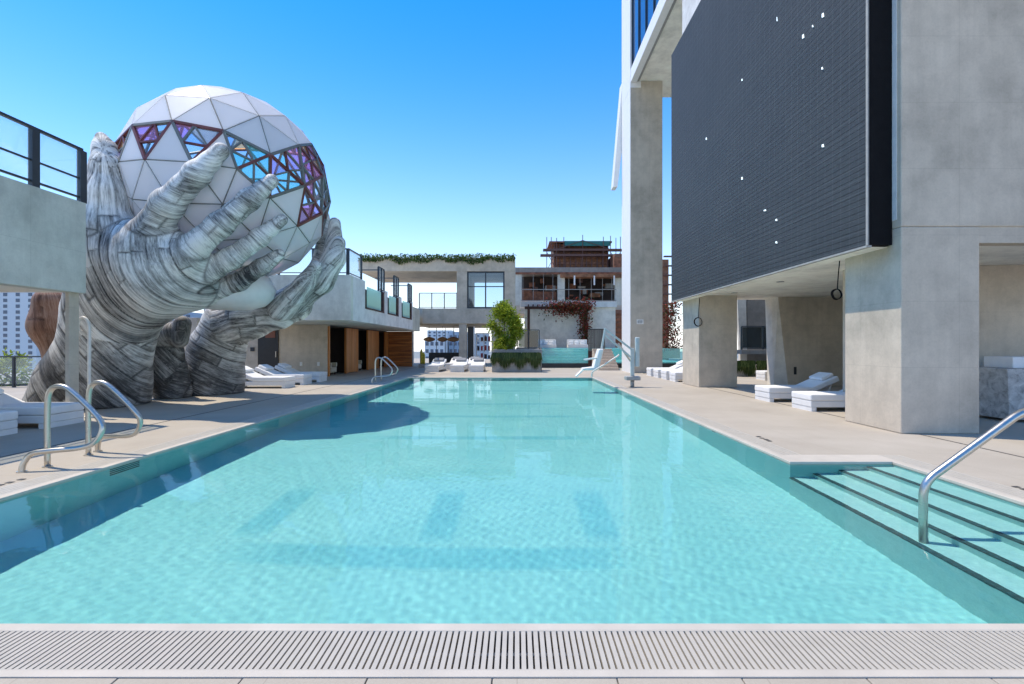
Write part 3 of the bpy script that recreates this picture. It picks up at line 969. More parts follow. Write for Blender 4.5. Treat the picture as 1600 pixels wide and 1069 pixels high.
# cabanas
cab = tag(empty('cabana_row'), 'row of wood framed poolside cabanas under the grey upper storey', 'cabana')
XC = -9.8
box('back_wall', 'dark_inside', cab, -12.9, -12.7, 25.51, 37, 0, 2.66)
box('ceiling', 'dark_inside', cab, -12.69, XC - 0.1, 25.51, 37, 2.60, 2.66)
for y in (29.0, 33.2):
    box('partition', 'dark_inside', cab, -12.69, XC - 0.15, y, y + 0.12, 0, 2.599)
pm = MB().box(-0.06, 0.06, -0.09, 0.09, 0, 2.6).mesh('post', 'cabana_wood')
for y in (25.25, 27.85, 29.75, 31.9, 34.2, 36.1):
    link('post', pm, cab, (XC, y, 0))
for y0, y1 in ((27.95, 29.65), (32.0, 34.1), (36.2, 36.95)):
    n = max(3, int((y1 - y0) / 0.24))
    w = (y1 - y0) / n
    bm_ = MB().box(-0.03, 0.03, 0.01, w - 0.01, 0.03, 2.6).mesh('board', 'cabana_wood')
    for k in range(n):
        link('board', bm_, cab, (XC + random.uniform(-0.008, 0.008), y0 + k * w, 0))
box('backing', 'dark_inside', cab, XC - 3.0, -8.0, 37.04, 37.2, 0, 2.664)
for k in range(9):
    h = 2.66 / 9
    MB().box(XC + 0.05, -8.0, 36.96, 37.03, k * h + 0.012, (k + 1) * h - 0.006).build('wall_board', 'cabana_wood_h', cab)
def armchair(loc, rz, label):
    e = tag(empty('armchair', loc, rz), label, 'chair', 'cabana armchairs')
    MB().box(-0.4, 0.4, -0.4, 0.4, 0.12, 0.42).build('seat', 'rattan', e, bevel=0.05)
    MB().box(-0.4, -0.25, -0.4, 0.4, 0.42, 0.95).build('backrest', 'rattan', e, bevel=0.05)
    for s in (-1, 1):
        MB().box(-0.25, 0.4, s * 0.4 - 0.07, s * 0.4 + 0.07, 0.42, 0.66).build('arm', 'rattan', e, bevel=0.04)
    for sx_ in (-0.32, 0.32):
        for sy in (-0.32, 0.32):
            MB().box(sx_ - 0.03, sx_ + 0.03, sy - 0.03, sy + 0.03, 0, 0.12).build('leg', 'timber_dark', e)
armchair((-10.4, 26.6, 0), 0, 'cream armchair inside the nearest cabana')
armchair((-10.4, 30.9, 0), 0, 'cream armchair inside the middle cabana')

# ------------------------------------------------------------------ back building
bb = tag(empty('back_building'), 'beige two storey building with planted roof behind the far pool deck', 'building')
YB = 38.0
box('roof_slab', 'concrete_warm', bb, -12.4, -0.15, YB, YB + 7, 7.4, 8.45, 0.02)
box('pier', 'concrete_warm', bb, -4.72, -3.92, YB + 0.02, YB + 6.9, 4.5, 7.399)
box('pier', 'concrete_warm', bb, -0.98, -0.16, YB + 0.02, YB + 6.9, 4.5, 7.399)
MB().box(-11, -0.15, YB - 0.02, YB + 7, 3.3, 4.5).build('floor_slab', 'concrete_warm', bb, bevel=0.02)
MB().tube([(-7.6, YB + 0.55, 3.29), (-7.6, YB + 0.55, 4.51)], 0.62, 24).build('rounded_end', 'concrete_warm', bb, True)
wf = MB()
for (x0, x1, z0, z1) in ((-3.92, -0.98, 7.28, 7.4), (-3.92, -0.98, 4.5, 4.62), (-3.92, -3.80, 4.62, 7.28), (-1.10, -0.98, 4.62, 7.28)):
    wf.box(x0, x1, YB + 0.08, YB + 0.2, z0, z1)
wn_ = wf.build('window', 'frame_dark', bb)
box('mullion', 'frame_dark', wn_, -2.52, -2.42, YB + 0.085, YB + 0.19, 4.62, 7.28)
box('transom', 'frame_dark', wn_, -3.8, -1.1, YB + 0.087, YB + 0.18, 6.18, 6.25)
for x0, x1 in ((-3.80, -2.525), (-2.415, -1.10)):
    box('pane', 'glass_window', wn_, x0, x1, YB + 0.12, YB + 0.13, 4.62, 6.179)
    box('pane', 'glass_window', wn_, x0, x1, YB + 0.12, YB + 0.13, 6.251, 7.28)
box('column', 'concrete_warm', bb, -4.55, -3.95, YB + 0.05, YB + 0.6, 0, 3.299)
box('column', 'white_paint', bb, -8.30, -8.12, YB + 0.05, YB + 0.25, 0, 3.299)
box('wall', 'concrete_warm', bb, -2.0, -0.15, YB + 0.05, YB + 0.4, 0, 3.299)
box('door', 'door_black', bb, -3.90, -3.45, YB + 0.35, YB + 0.42, 0, 3.1)
box('door_frame', 'white_paint', bb, -3.44, -3.34, YB + 0.3, YB + 0.42, 0, 3.1)
box('ceiling', 'concrete_warm', bb, -8.1, -2.0, YB + 0.6, YB + 6.8, 3.2, 3.298)
MB().box(-8.1, -4.56, YB + 6.6, YB + 6.66, 0.0, 0.95).build('counter', 'black_metal', bb)
for x in (-7.4, -6.6, -5.8, -5.1):
    box('window_post', 'frame_dark', bb, x, x + 0.05, YB + 6.5, YB + 6.56, 0.95, 3.2)
railing('glass_railing', 'dark railing across the open upper storey of the back building', (-7.7, YB + 0.3), (-4.75, YB + 0.3), 4.5, 5.75, 3)
# hanging wicker lamps
for i, (x, y, s) in enumerate(((-7.3, 40.4, 1.0), (-6.2, 40.4, 0.9), (-5.3, 40.4, 1.1))):
    e = tag(empty('pendant_lamp', (x, y, 1.9)), 'brown wicker pendant lamp in the back building, ' + ('first from the wood wall', 'second from the wood wall', 'nearest the beige pier')[i], 'lamp', 'wicker pendant lamps')
    ps = [(0, 0, z) for z in np.linspace(0, 0.42, 7)]
    MB().tube(ps, [0.12 * s, 0.34 * s, 0.46 * s, 0.5 * s, 0.44 * s, 0.3 * s, 0.06], 14).build('shade', 'lamp_brown', e, True)
    MB().tube([(0, 0, 0.42), (0, 0, 1.3)], 0.012, 5).build('cord', 'black', e)
# shelf with red boxes
sh = tag(empty('display_shelf', (-3.3, YB + 0.9, 0)), 'white display shelf inside the back building behind the lime shrub', 'shelf')
for z in (0.5, 1.15, 1.9, 2.55):
    MB().box(0, 1.3, 0, 0.35, z, z + 0.05).build('shelf', 'white_paint', sh)
for x in (0, 0.62, 1.25):
    MB().box(x, x + 0.05, 0.0, 0.34, 0, 2.6).build('upright', 'white_paint', sh)
rg = random.Random(3)
for iz, z in enumerate((0.55, 1.20, 1.95)):
    for k in range(4):
        x = -3.2 + k * 0.29
        h = rg.uniform(0.2, 0.45)
        w = rg.uniform(0.14, 0.2)
        tag(box('shelf_box', rg.choice(('red_box', 'red_box', 'white_paint', 'timber_dark')), None, x, x + w, YB + 0.93, YB + 1.15, z, z + h),
            'small box on the %s shelf of the white display shelf, %s' % (('lowest', 'middle', 'top')[iz], ('leftmost', 'second from left', 'third from left', 'rightmost')[k]), 'box', 'boxes on the display shelf')
yp = tag(empty('cactus', (-6.9, 35.4, 0)), 'yellow green columnar plant left of the far loungers', 'plant')
MB().box(-0.22, 0.22, -0.22, 0.22, 0, 0.25).build('pot', 'planter_grey', yp, bevel=0.02)
for k in range(3):
    a = k * 2.1
    MB().tube([(0.1 * math.cos(a), 0.1 * math.sin(a), 0.25), (0.11 * math.cos(a), 0.1 * math.sin(a), 0.9 + 0.12 * k), (0.1 * math.cos(a), 0.1 * math.sin(a), 1.1 + 0.12 * k)], [0.1, 0.1, 0.03], 8).build('stem', 'yellow_green', yp, True)
# planting on the roof edge
rg = random.Random(5)
lv = []
for i in range(3600):
    x = rg.uniform(-12.3, -0.2)
    bias = 0.5 + 0.5 * math.sin(x * 2.3) * math.sin(x * 0.9 + 1)
    z = 8.5 + rg.uniform(-0.45 * bias - 0.1, 0.18 + 0.12 * bias)
    lv.append(((x, YB - 0.12 + rg.uniform(-0.12, 0.35) if z < 8.45 else YB + rg.uniform(-0.1, 0.6), z), rnd_dir(rg, -0.2), rnd_dir(rg), rg.uniform(0.12, 0.26), rg.uniform(0.06, 0.11), rg.random()))
for i in range(len(lv)):
    p = lv[i][0]
    if p[2] < 8.46 and p[1] > YB - 0.02:
        lv[i] = ((p[0], YB - rg.uniform(0.03, 0.2), p[2]),) + lv[i][1:]
tag(leaf_mesh('trailing_plant', 'leaf_green', lv), 'green trailing planting along the roof edge of the back building', 'plant', kind='stuff')

# ------------------------------------------------------------------ upper pool terrace, stair, planters
up = tag(empty('upper_pool'), 'raised turquoise pool with clear front wall beyond the far deck', 'pool')
box('base', 'black_metal', up, 1.75, 12.3, 34.75, 45, 0, 0.32)
box('tank_floor', 'pool_tile', up, 1.75, 12.3, 34.86, 41.5, 0.321, 0.40)
box('tank_side', 'planter_grey', up, 1.55, 1.749, 34.75, 45, 0, 1.45)
box('tank_back', 'pool_tile', up, 1.75, 12.3, 41.5, 41.8, 0.321, 1.40)
for k in range(4):
    box('tank_step', 'step_tile' if k % 2 else 'pool_tile', up, 1.76, 5.2, 35.3 + k * 1.0, 41.49, 0.401 + 0.2 * k, 0.60 + 0.2 * k)
box('surface', 'acrylic', up, 1.76, 12.29, 34.86, 41.5, 1.36, 1.365)
for x0, x1 in ((1.78, 5.15), (5.17, 8.6), (8.62, 12.28)):
    box('front_pane', 'acrylic', up, x0, x1, 34.76, 34.84, 0.325, 1.37)
box('end_post', 'black_metal', up, 5.151, 5.169, 34.74, 34.86, 0.321, 1.39)
ut = box('upper_deck', 'deck', None, -0.1, 14, 41.81, 52, 0.5, 1.38)
ut['kind'] = 'structure'
uw = tag(box('white_wall', 'white_wall', None, 0.7, 9.3, 46.0, 46.4, 1.38, 5.2), 'white wall behind the pergola on the upper pool terrace', 'wall')
box('cornice', 'plaster', uw, 0.3, 9.4, 45.8, 46.9, 5.2, 5.75, 0.02)
# pergola with vine
pg = tag(empty('pergola', (0, 45.2, 1.38)), 'dark timber pergola with red vine on the upper pool terrace', 'pergola')
for x in (0.95, 6.3):
    MB().box(x, x + 0.24, -0.12, 0.12, 0, 3.6).build('post', 'timber_dark', pg)
MB().box(0.7, 6.9, -0.1, 0.1, 3.6, 3.85).build('beam', 'timber_dark', pg)
for k in range(14):
    x = 1.0 + k * 0.43
    MB().box(x, x + 0.1, -0.5, 0.55, 3.86, 4.0).build('rafter', 'timber_dark', pg)
rg = random.Random(11)
lv = []
for i in range(3400):
    if rg.random() < 0.62:
        x = rg.gauss(5.0, 1.1)
        z = 5.35 + rg.gauss(0, 0.32) - 0.5 * rg.random() * (1 if x < 6 else 0)
        if x > 7.3: continue
        p = (x, 45.05 + rg.gauss(0, 0.2), z)
    else:
        z = rg.uniform(1.6, 5.3)
        p = (6.25 + rg.gauss(0, 0.28), 45.05 + rg.gauss(0, 0.2), z)
    lv.append((p, rnd_dir(rg, -0.3), rnd_dir(rg), rg.uniform(0.13, 0.28), rg.uniform(0.08, 0.15), rg.random()))
tag(leaf_mesh('climbing_vine', 'leaf_red', lv), 'red and green climbing vine over the right end of the pergola', 'vine')
lv = []
for i in range(1500):
    lv.append(((12.55 + rg.gauss(0, 0.45), 40 + rg.gauss(0, 0.3), rg.uniform(1.3, 5.2)), rnd_dir(rg, -0.3), rnd_dir(rg), rg.uniform(0.13, 0.28), rg.uniform(0.08, 0.15), rg.random()))
tag(leaf_mesh('climbing_vine', 'leaf_red', lv), 'tall red climbing vine right of the tower column', 'vine')
for x0, x1, lb in ((0.05, 1.55, 'smoked glass screen left of the raised pool'),):
    railing('glass_screen', lb, (x0, 34.2), (x1, 34.2), 1.35, 2.72, 2, 'tint_glass')
sc_ = tag(empty('metal_screen', (5.05, 34.6, 0)), 'dark corrugated metal screen behind the pool lift', 'screen')
for k in range(12):
    MB().box(k * 0.1 + 0.01, k * 0.1 + 0.09, -0.02 - 0.02 * (k % 2), 0.03, 1.2, 2.72).build('rib', 'corrugated', sc_)
MB().box(-0.03, 1.24, -0.06, 0.06, 2.72, 2.78).build('top_rail', 'black_metal', sc_)
MB().box(0, 1.2, -0.03, 0.03, 0, 1.2).build('base_panel', 'timber_dark', sc_)
# stone stair up to the terrace
stt = tag(empty('stone_stair', (5.25, 31.2, 0)), 'tan stone stair beside the tall tower column', 'stairs')
for k in range(8):
    MB().box(0, 1.3, k * 0.34, 2.9, k * 0.172, (k + 1) * 0.172 - 0.003).build('step', 'stair_stone', stt, bevel=0.01)
# deck items on the terrace
for x, lb in ((2.6, 'left pale cushion lounger on the upper pool terrace'), (5.4, 'right pale cushion lounger on the upper pool terrace')):
    e = tag(empty('daybed', (x, 43.6, 1.38)), lb, 'daybed')
    MB().box(-0.9, 0.9, -0.4, 0.4, 0, 0.3).build('base', 'lounge_base', e, bevel=0.03)
    MB().box(-0.9, 0.9, 0.2, 0.4, 0.3, 0.75).build('backrest', 'cushion', e, bevel=0.05)
    for k in range(3):
        MB().box(-0.75 + k * 0.5, -0.35 + k * 0.5, 0.0, 0.16, 0.3, 0.62).build('pillow', 'pillow_white', e, bevel=0.06)

def grass_planter(name, label, x0, x1, y0, y1, h, dens, seed, glen=0.5):
    e = tag(empty(name, ((x0 + x1) / 2, (y0 + y1) / 2, 0)), label, 'planter')
    w, d = (x1 - x0) / 2, (y1 - y0) / 2
    MB().box(-w, w, -d, d, 0, h).build('box', 'planter_grey', e, bevel=0.015)
    MB().box(-w + 0.06, w - 0.06, -d + 0.06, d - 0.06, h, h + 0.02).build('soil', 'soil', e)
    rg = random.Random(seed)
    V, F, T = [], [], []
    for i in range(int(dens * (x1 - x0))):
        x = rg.uniform(-w * 0.98, w * 0.98)
        y = -d + rg.uniform(0.02, min(0.5, 2 * d))
        L = glen * rg.uniform(0.6, 1.3) * (0.8 + 0.3 * math.sin(x * 7))
        out = rg.uniform(0.03, 0.22)
        dx = rg.gauss(0, 0.1)
        pts = [Vector((x, y, h + 0.02)), Vector((x + dx * 0.3, min(y, -d) - out * 0.6, h + 0.16 * rg.random() + 0.06)), Vector((x + dx * 0.7, -d - out * 0.9 - 0.03, h - L * 0.4)), Vector((x + dx, -d - out * 0.6 - 0.03, h - L))]
        ws = (0.012, 0.02, 0.016, 0.002)
        tn = rg.random()
        n = len(V)
        for p, q in zip(pts, ws):
            V += [tuple(p + Vector((q, 0, 0))), tuple(p - Vector((q, 0, 0)))]
            T += [tn, tn]
        F += [(n + 2 * k, n + 2 * k + 1, n + 2 * k + 3, n + 2 * k + 2) for k in range(3)]
    me = bpy.data.meshes.new('hanging_grass')
    me.from_pydata(V, [], F)
    me.attributes.new('tone', 'FLOAT', 'POINT').data.foreach_set('value', T)
    me.materials.append(M['leaf_grass'])
    g = link('hanging_grass', me, e)
    g['kind'] = 'stuff'
    return e
grass_planter('planter', 'grey planter with trailing grass at the far pool edge', -1.50, 1.42, 29.0, 30.0, 0.98, 420, 21, 0.62)
for x0, sd, lb in ((11.2, 22, 'planter of tufted grass behind the far right column, left one'), (12.35, 23, 'planter of tufted grass behind the far right column, right one')):
    grass_planter('planter', lb, x0, x0 + 0.95, 25, 25.7, 0.62, 420, sd, 0.5)
tb = box('planter_tier', 'planter_grey', None, -1.45, 1.55, 30.4, 31.8, 0, 1.36, 0.015)
tag(tb, 'raised grey planter tier holding the lime green shrub', 'planter')
# lime shrub
def shrub(name, label, loc, rad, n, seed, mat, ls, stems=5, cat='shrub'):
    e = tag(empty(name, loc), label, cat)
    rg = random.Random(seed)
    cl = []
    for i in range(16):
        u = rnd_dir(rg)
        cl.append(Vector((u.x * rad[0] * 0.72, u.y * rad[1] * 0.72, rad[2] * (1.0 + 0.78 * u.z))))
    cl.append(Vector((0, 0, rad[2] * 1.85)))
    lv = []
    for i in range(n):
        c = rg.choice(cl)
        r = 0.42 * min(rad)
        p = c + Vector((rg.gauss(0, r * 0.62), rg.gauss(0, r * 0.62), rg.gauss(0, r * 0.62)))
        if p.z < 0.02: p.z = 0.05
        d = (p - Vector((0, 0, rad[2]))).normalized() * 0.6 + rnd_dir(rg) * 0.8
        lv.append((p, d, rnd_dir(rg), ls * rg.uniform(0.6, 1.3), ls * 0.36 * rg.uniform(0.7, 1.2), min(1, max(0, rg.gauss(0.5, 0.26)))))
    leaf_mesh('crown', mat, lv, e)
    tm = MB()
    for k in range(stems):
        c = cl[k]
        tm = MB().tube(bez([(c.x * 0.1, c.y * 0.1, 0), (c.x * 0.3, c.y * 0.3, c.z * 0.5), tuple(c)], 4), [0.035] * 4 + [0.025] * 4 + [0.012], 6)
        tm.build('stem', 'trunk', e, True)
    return e
shrub('lime_shrub', 'tall lime green shrub on the planter tier left of the raised pool', (-0.85, 31.1, 1.36), (1.05, 0.75, 1.42), 6500, 31, 'leaf_lime', 0.22)
shrub('green_shrub', 'low green shrub at the foot of the tall lime shrub', (-0.75, 30.7, 1.30), (0.75, 0.35, 0.42), 1500, 32, 'leaf_lime', 0.16, 4)
shrub('green_shrub', 'small green bush outside the left glass railing', (-20.2, 19.6, 0.0), (0.8, 0.6, 0.55), 900, 33, 'leaf_lime', 0.2, 4)

# right background: guard, pillar, walkway
railing('glass_railing', 'black guard railing of a raised walkway behind the far right column', (13.2, 28.6), (18.2, 28.6), 1.35, 2.75, 4, 'tint_glass')
tag(box('concrete_pillar', 'concrete_dark', None, 14.3, 15.5, 30.2, 31.4, 0, 6.5), 'dark concrete pillar behind the raised walkway guard', 'column')
tag(box('walkway_slab', 'concrete_dark', None, 13.1, 18.4, 28.4, 30.1, 1.1, 1.34), 'raised concrete walkway slab behind the far right column', 'walkway')
tag(MB().hexa([(13.9, 30.2, 0), (14.29, 30.2, 0), (14.29, 30.45, 0), (13.9, 30.45, 0)], [(13.6, 30.2, 6), (14.2, 30.2, 6), (14.2, 30.45, 6), (13.6, 30.45, 6)]).build('leaning_post', 'white_wall'), 'pale leaning post beside the raised walkway', 'post')

# ------------------------------------------------------------------ construction building behind
con = tag(empty('construction_building'), 'unfinished brown building with scaffolding behind the pergola', 'building')
YC = 52.0
box('floor_slab', 'concrete_warm', con, -0.3, 14.5, YC, YC + 9, 5.0, 5.9)
box('roof_slab', 'concrete_dark', con, -0.3, 14.5, YC, YC + 9, 9.35, 9.95)
box('edge_board', 'rust', con, -0.3, 11.2, YC - 0.1, YC - 0.001, 9.2, 9.42)
for x in (-0.25, 4.35, 10.5, 13.6):
    box('column', 'concrete_wall', con, x, x + 0.75, YC + 0.02, YC + 0.7, 5.901, 9.349)
box('inner_wall', 'dark_inside', con, 0.2, 14, YC + 3.0, YC + 3.2, 5.9, 9.34)
box('inner_wall', 'rust', con, 0.4, 4.3, YC + 1.2, YC + 1.5, 5.901, 7.5)
box('canopy_sheet', 'formwork', con, 4.6, 11.2, YC - 0.5, YC + 0.8, 8.85, 9.19)
for x in (6.0, 8.1, 10.2):
    box('hanging_strip', 'white_paint', con, x, x + 0.15, YC - 0.52, YC - 0.45, 8.0, 9.0)
for x in (0.6, 1.7, 2.8, 3.8, 5.5, 6.7, 7.9, 9.1, 10.1):
    box('guard_post', 'planter_grey', con, x, x + 0.04, YC - 0.05, YC, 5.9, 9.2)
for z in (6.35, 7.55):
    box('guard_rail', 'planter_grey', con, 0.4, 10.6, YC - 0.07, YC - 0.051, z, z + 0.07)
rg = random.Random(8)
for k in range(26):
    x, z = rg.uniform(0.4, 10), rg.uniform(5.95, 8.6)
    w, h = rg.uniform(0.3, 1.3), rg.uniform(0.15, 0.6)
    box('stored_board', rg.choice(('rust', 'formwork', 'scaffold', 'brick_brown', 'planter_grey')), con, x, x + w, YC + 1.6 + rg.random(), YC + 2.8, z, z + h)
YT = YC + 3
box('core', 'formwork', con, 4.2, 10.2, YT, YT + 5, 9.951, 13.0)
for k in range(9):
    z = 10.1 + k * 0.33
    box('core_board', rg.choice(('rust', 'formwork', 'brick_brown')), con, 4.1, 10.3, YT - 0.06 - 0.02 * (k % 3), YT - 0.001, z, z + 0.27)
for k in range(11):
    x = 4.15 + k * 0.6
    box('soldier', 'scaffold', con, x, x + 0.12, YT - 0.3, YT - 0.13, 9.96, 13.1)
for z, x0, x1 in ((11.55, 2.6, 11.6), (12.15, 2.9, 12.2)):
    box('platform', 'scaffold', con, x0, x1, YT - 0.9, YT - 0.31, z, z + 0.22)
box('platform_net', 'net_green', con, 5.3, 10.4, YT - 0.8, YT - 0.75, 12.7, 13.25)
box('top_frame', 'rust', con, 3.6, 10.6, YT - 0.7, YT + 4, 13.1, 13.25)
pm = MB().tube([(0, 0, 0), (0, 0, 3.9)], 0.04, 6).mesh('scaffold_pole', 'scaffold')
for x in (3.3, 3.8, 4.4, 5.2, 7.3, 9.6, 10.4, 11.0, 11.5):
    link('scaffold_pole', pm, con, (x, YT - 0.85, 9.95 + rg.uniform(-0.3, 0.1)))
for a, b_ in (((3.3, 9.95), (4.4, 12.0)), ((4.4, 9.95), (3.3, 12.0)), ((10.4, 9.95), (11.5, 12.0)), ((11.5, 9.95), (10.4, 12.0)), ((4.4, 12.3), (7.3, 13.3)), ((7.3, 13.3), (10.4, 12.3))):
    MB().bar((a[0], YT - 0.88, a[1]), (b_[0], YT - 0.88, b_[1]), 0.06).build('brace', 'scaffold', con)
box('side_wall', 'brick_brown', con, 10.6, 15.6, YC + 1, YC + 7, 9.951, 11.6)
for k in range(5):
    box('side_board', 'rust', con, 10.55 + k * 0.9, 11.3 + k * 0.9, YC + 0.9, YC + 0.999, 10.0, 11.2 + 0.3 * (k % 2))
box('side_tower', 'brick_brown', con, 14.6, 16.2, YC, YC + 6, 0, 10.8)
for k in range(7):
    box('side_plank', 'scaffold', con, 15.6, 16.9, YC - 0.5, YC - 0.1, 5 + k * 1.0, 5.12 + k * 1.0)
box('low_wall', 'brick_brown', con, 9.5, 14.5, YC - 3, YC - 2.6, 1.38, 5.2)
for k in range(7):
    box('low_plank', 'rust', con, 9.5, 14.4, YC - 3.1, YC - 3.01, 1.6 + k * 0.5, 1.85 + k * 0.5)

# ------------------------------------------------------------------ city beyond
def city_block(label, x0, x1, y, z1, mat, nc, nr, ww, wh, zt=None, d=20):
    e = tag(empty('city_building', (x0, y, -60)), label, 'building', 'city buildings beyond the deck')
    w = x1 - x0
    MB().box(0, w, 0, d, 0, z1 + 60).build('wall', mat, e)
    if nc:
        wm_ = MB().box(-ww / 2, ww / 2, -0.12, 0.1, -wh / 2, wh / 2).mesh('window', 'city_window')
        for c in range(nc):
            for r in range(nr):
                link('window', wm_, e, (w * (c + 0.5) / nc, 0, z1 + 60 - 2.2 - r * 3.0))
    return e
hr = city_block('pale high-rise seen under the near left terrace', -292, -247, 250, 42, 'city_white', 7, 24, 2.0, 1.7)
for k in range(24):
    MB().box(18, 24.5, -1.6, 0, 42 + 60 - 3.6 - k * 3.0, 42 + 60 - 3.2 - k * 3.0).build('balcony', 'city_grey', hr)
MB().box(18.2, 24.3, -0.3, -0.13, 20, 102).build('balcony_strip', 'city_blue', hr)
city_block('blue grey high-rise behind the brown limb at left', -246, -200, 300, 22, 'city_blue', 8, 10, 2.4, 1.6)
city_block('low white city block seen through the back building', -38, -30, 200, 4.5, 'city_white', 4, 6, 1.2, 1.5)
city_block('blue city block seen through the back building beside the beige pier', -29.5, -22, 210, 7.5, 'city_blue', 4, 7, 1.2, 1.4)
city_block('distant grey slab on the skyline behind the pendant lamps', -60, -25, 420, 12, 'city_grey', 6, 4, 2.4, 1.4)
city_block('far pale tower on the skyline behind the wood wall', -85, -62, 460, 16, 'city_white', 5, 6, 2.2, 1.4)

# ------------------------------------------------------------------ sun loungers
def make_lounger():
    e = empty('sun_lounger')
    MB().box(0.0, 2.0, -0.42, 0.42, 0.10, 0.25).build('base', 'lounge_base', e, bevel=0.015)
    fm = MB().box(-0.06, 0.06, -0.42, 0.42, 0, 0.099).mesh('foot', 'lounge_base')
    link('foot', fm, e, (0.07, 0, 0))
    link('foot', fm, e, (1.93, 0, 0))
    MB().box(-0.01, 1.24, -0.43, 0.43, 0.252, 0.42).build('mattress', 'cushion', e, bevel=0.035, seg=3)
    c, s_ = math.cos(R_(24)), math.sin(R_(24))
    L, T = 0.82, 0.15
    p0 = (1.245, 0.27)
    poly = [p0, (p0[0] + L * c, p0[1] + L * s_), (p0[0] + L * c - T * s_, p0[1] + L * s_ + T * c), (p0[0] - T * s_, p0[1] + T * c)]
    MB().prism(poly, -0.43, 0.43).build('backrest', 'cushion', e, bevel=0.03, seg=3)
    MB().bar((1.75, 0, 0.25), (1.83, 0, 0.50), 0.6, 0.04, (1, 0, 0)).build('prop', 'lounge_base', e)
    L0, L1, T0, T1 = 0.42, 0.80, T + 0.003, T + 0.11
    q = lambda l, t_: (p0[0] + l * c - t_ * s_, p0[1] + l * s_ + t_ * c)
    MB().prism([q(L0, T0), q(L1, T0), q(L1, T1), q(L0, T1)], -0.32, 0.32).build('pillow', 'pillow_white', e, bevel=0.05, seg=4)
    return e
proto = make_lounger()
first = True
def lounger(x, y, rz, label, group, grey=False):
    global first
    o = proto if first else copy_tree(proto)
    first = False
    o.location = (x, y, 0)
    o.rotation_euler = (0, 0, R_(rz))
    tag(o, label, 'sun lounger', group)
    if grey:
        for ch in o.children:
            if ch.name.startswith('pillow'):
                me = ch.data.copy(); me.materials[0] = M['pillow_grey']; ch.data = me
    return o
G = 'loungers left of the pool beside the far carved arm'
lounger(-8.65, 18.55, 180, 'white lounger closest to the far carved arm on the left deck', G)
lounger(-8.65, 20.1, 180, 'white lounger in the middle of the left row near the black door', G)
lounger(-8.62, 21.65, 180, 'white lounger of the left row closest to the first cabana', G)
G = 'loungers in the shade at the near left'
lounger(-9.05, 9.75, 180, 'white lounger in shade behind the near chrome pool rails', G)
lounger(-9.10, 8.45, 180, 'white lounger cut off by the left edge of the picture', G)
G = 'loungers under the screen'
lounger(7.12, 12.2, 0, 'white lounger under the screen right behind the large near column', G)
lounger(7.12, 14.15, 0, 'white lounger under the screen before the taupe wall', G)
lounger(11.3, 22.6, 0, 'white lounger partly hidden behind the far column under the screen', G)
G = 'loungers in a row beside the tall tower column'
for i, y in enumerate((25.7, 24.4, 23.1, 21.8)):
    lounger(6.95, y, 0, 'white lounger right of the pool lift, ' + ('closest to the tall tower column', 'second from the tall tower column', 'third from the tall tower column', 'half hidden by the far screen column')[i], G)
G = 'loungers at the far pool end'
for x, y, lb, rz in ((-5.15, 29.3, 'left of the front three', 84), (-3.62, 29.3, 'middle of the front three', 88), (-2.45, 29.3, 'right of the front three, beside the planter', 90),
                     (-4.35, 32.2, 'behind, between the left and middle ones', 84), (-3.0, 32.2, 'behind, between the middle and right ones', 88)):
    lounger(x, y, rz, 'white lounger at the far pool end, ' + lb, G, True)

# ------------------------------------------------------------------ chrome ladder rails
def pool_rail(x, y, side, label, group):
    """grab rail: post, sloping top, loop over the pool edge, return leg flaring sideways"""
    e = tag(empty('pool_rail', (x, y, 0)), label, 'handrail', group)
    d = 0.22 * side
    pts = [(0, 0, 0), (0, 0, 0.78), (0.05, 0, 1.02), (0.20, 0, 1.06), (0.36, 0, 0.96), (0.66, 0, 0.66), (0.74, 0.02 * side, 0.50), (0.66, 0.05 * side, 0.33), (0.50, d * 0.4, 0.27), (0.20, d * 0.75, 0.25), (0.0, d * 0.95, 0.22), (-0.07, d * 1.1, 0.10), (-0.08, d * 1.15, 0.0)]
    MB().tube(bez(pts, 6), 0.034, 12).build('tube', 'steel', e, True)
    for p in ((0, 0), (-0.08, d * 1.15)):
        MB().tube([(p[0], p[1], 0.001), (p[0], p[1], 0.014)], 0.055, 16).build('flange', 'steel', e)
    return e
pool_rail(-6.18, 6.40, -1, 'chrome pool grab rail nearest the camera on the left deck', 'near ladder rails')
pool_rail(-6.24, 7.08, 1, 'chrome pool grab rail on the left deck, the farther of the near pair', 'near ladder rails')
pool_rail(-6.18, 21.2, -1, 'chrome pool grab rail before the cabanas, the nearer of its pair', 'far ladder rails')
pool_rail(-6.18, 22.1, 1, 'chrome pool grab rail before the cabanas, the farther of its pair', 'far ladder rails')
hr_ = tag(empty('stair_handrail', (3.84, 4.60, 0)), 'chrome handrail rising from the pool steps at the right edge', 'handrail')
tb_ = MB().tube(fillet([(0, 0, -0.757), (0, 0, 0.30), (0.97, 0.02, 0.985), (1.75, 0.03, 1.02), (1.75, 0.03, 0.0)], 0.14, 8), 0.037, 14).build('tube', 'steel', hr_, True)
RECV.append(tb_)
MB().tube([(1.75, 0.03, 0.001), (1.75, 0.03, 0.015)], 0.055, 16).build('flange', 'steel', hr_)
for o in RECV:
    o.cycles.is_caustics_receiver = True
sw = tag(empty('outdoor_shower', (-9.50, 10.80, 0)), 'cream gooseneck outdoor shower pole beside the near carved arm', 'shower')
MB().tube(bez([(0, 0, 0), (0, 0, 1.2), (0, 0, 1.95), (-0.05, 0, 2.16), (-0.15, 0, 2.22), (-0.24, 0, 2.14), (-0.26, 0, 1.98)], 6), 0.032, 10).build('pipe', 'cream_metal', sw, True)
MB().tube([(-0.26, 0, 1.98), (-0.26, 0, 1.93)], [0.03, 0.09], 12).build('shower_head', 'cream_metal', sw)
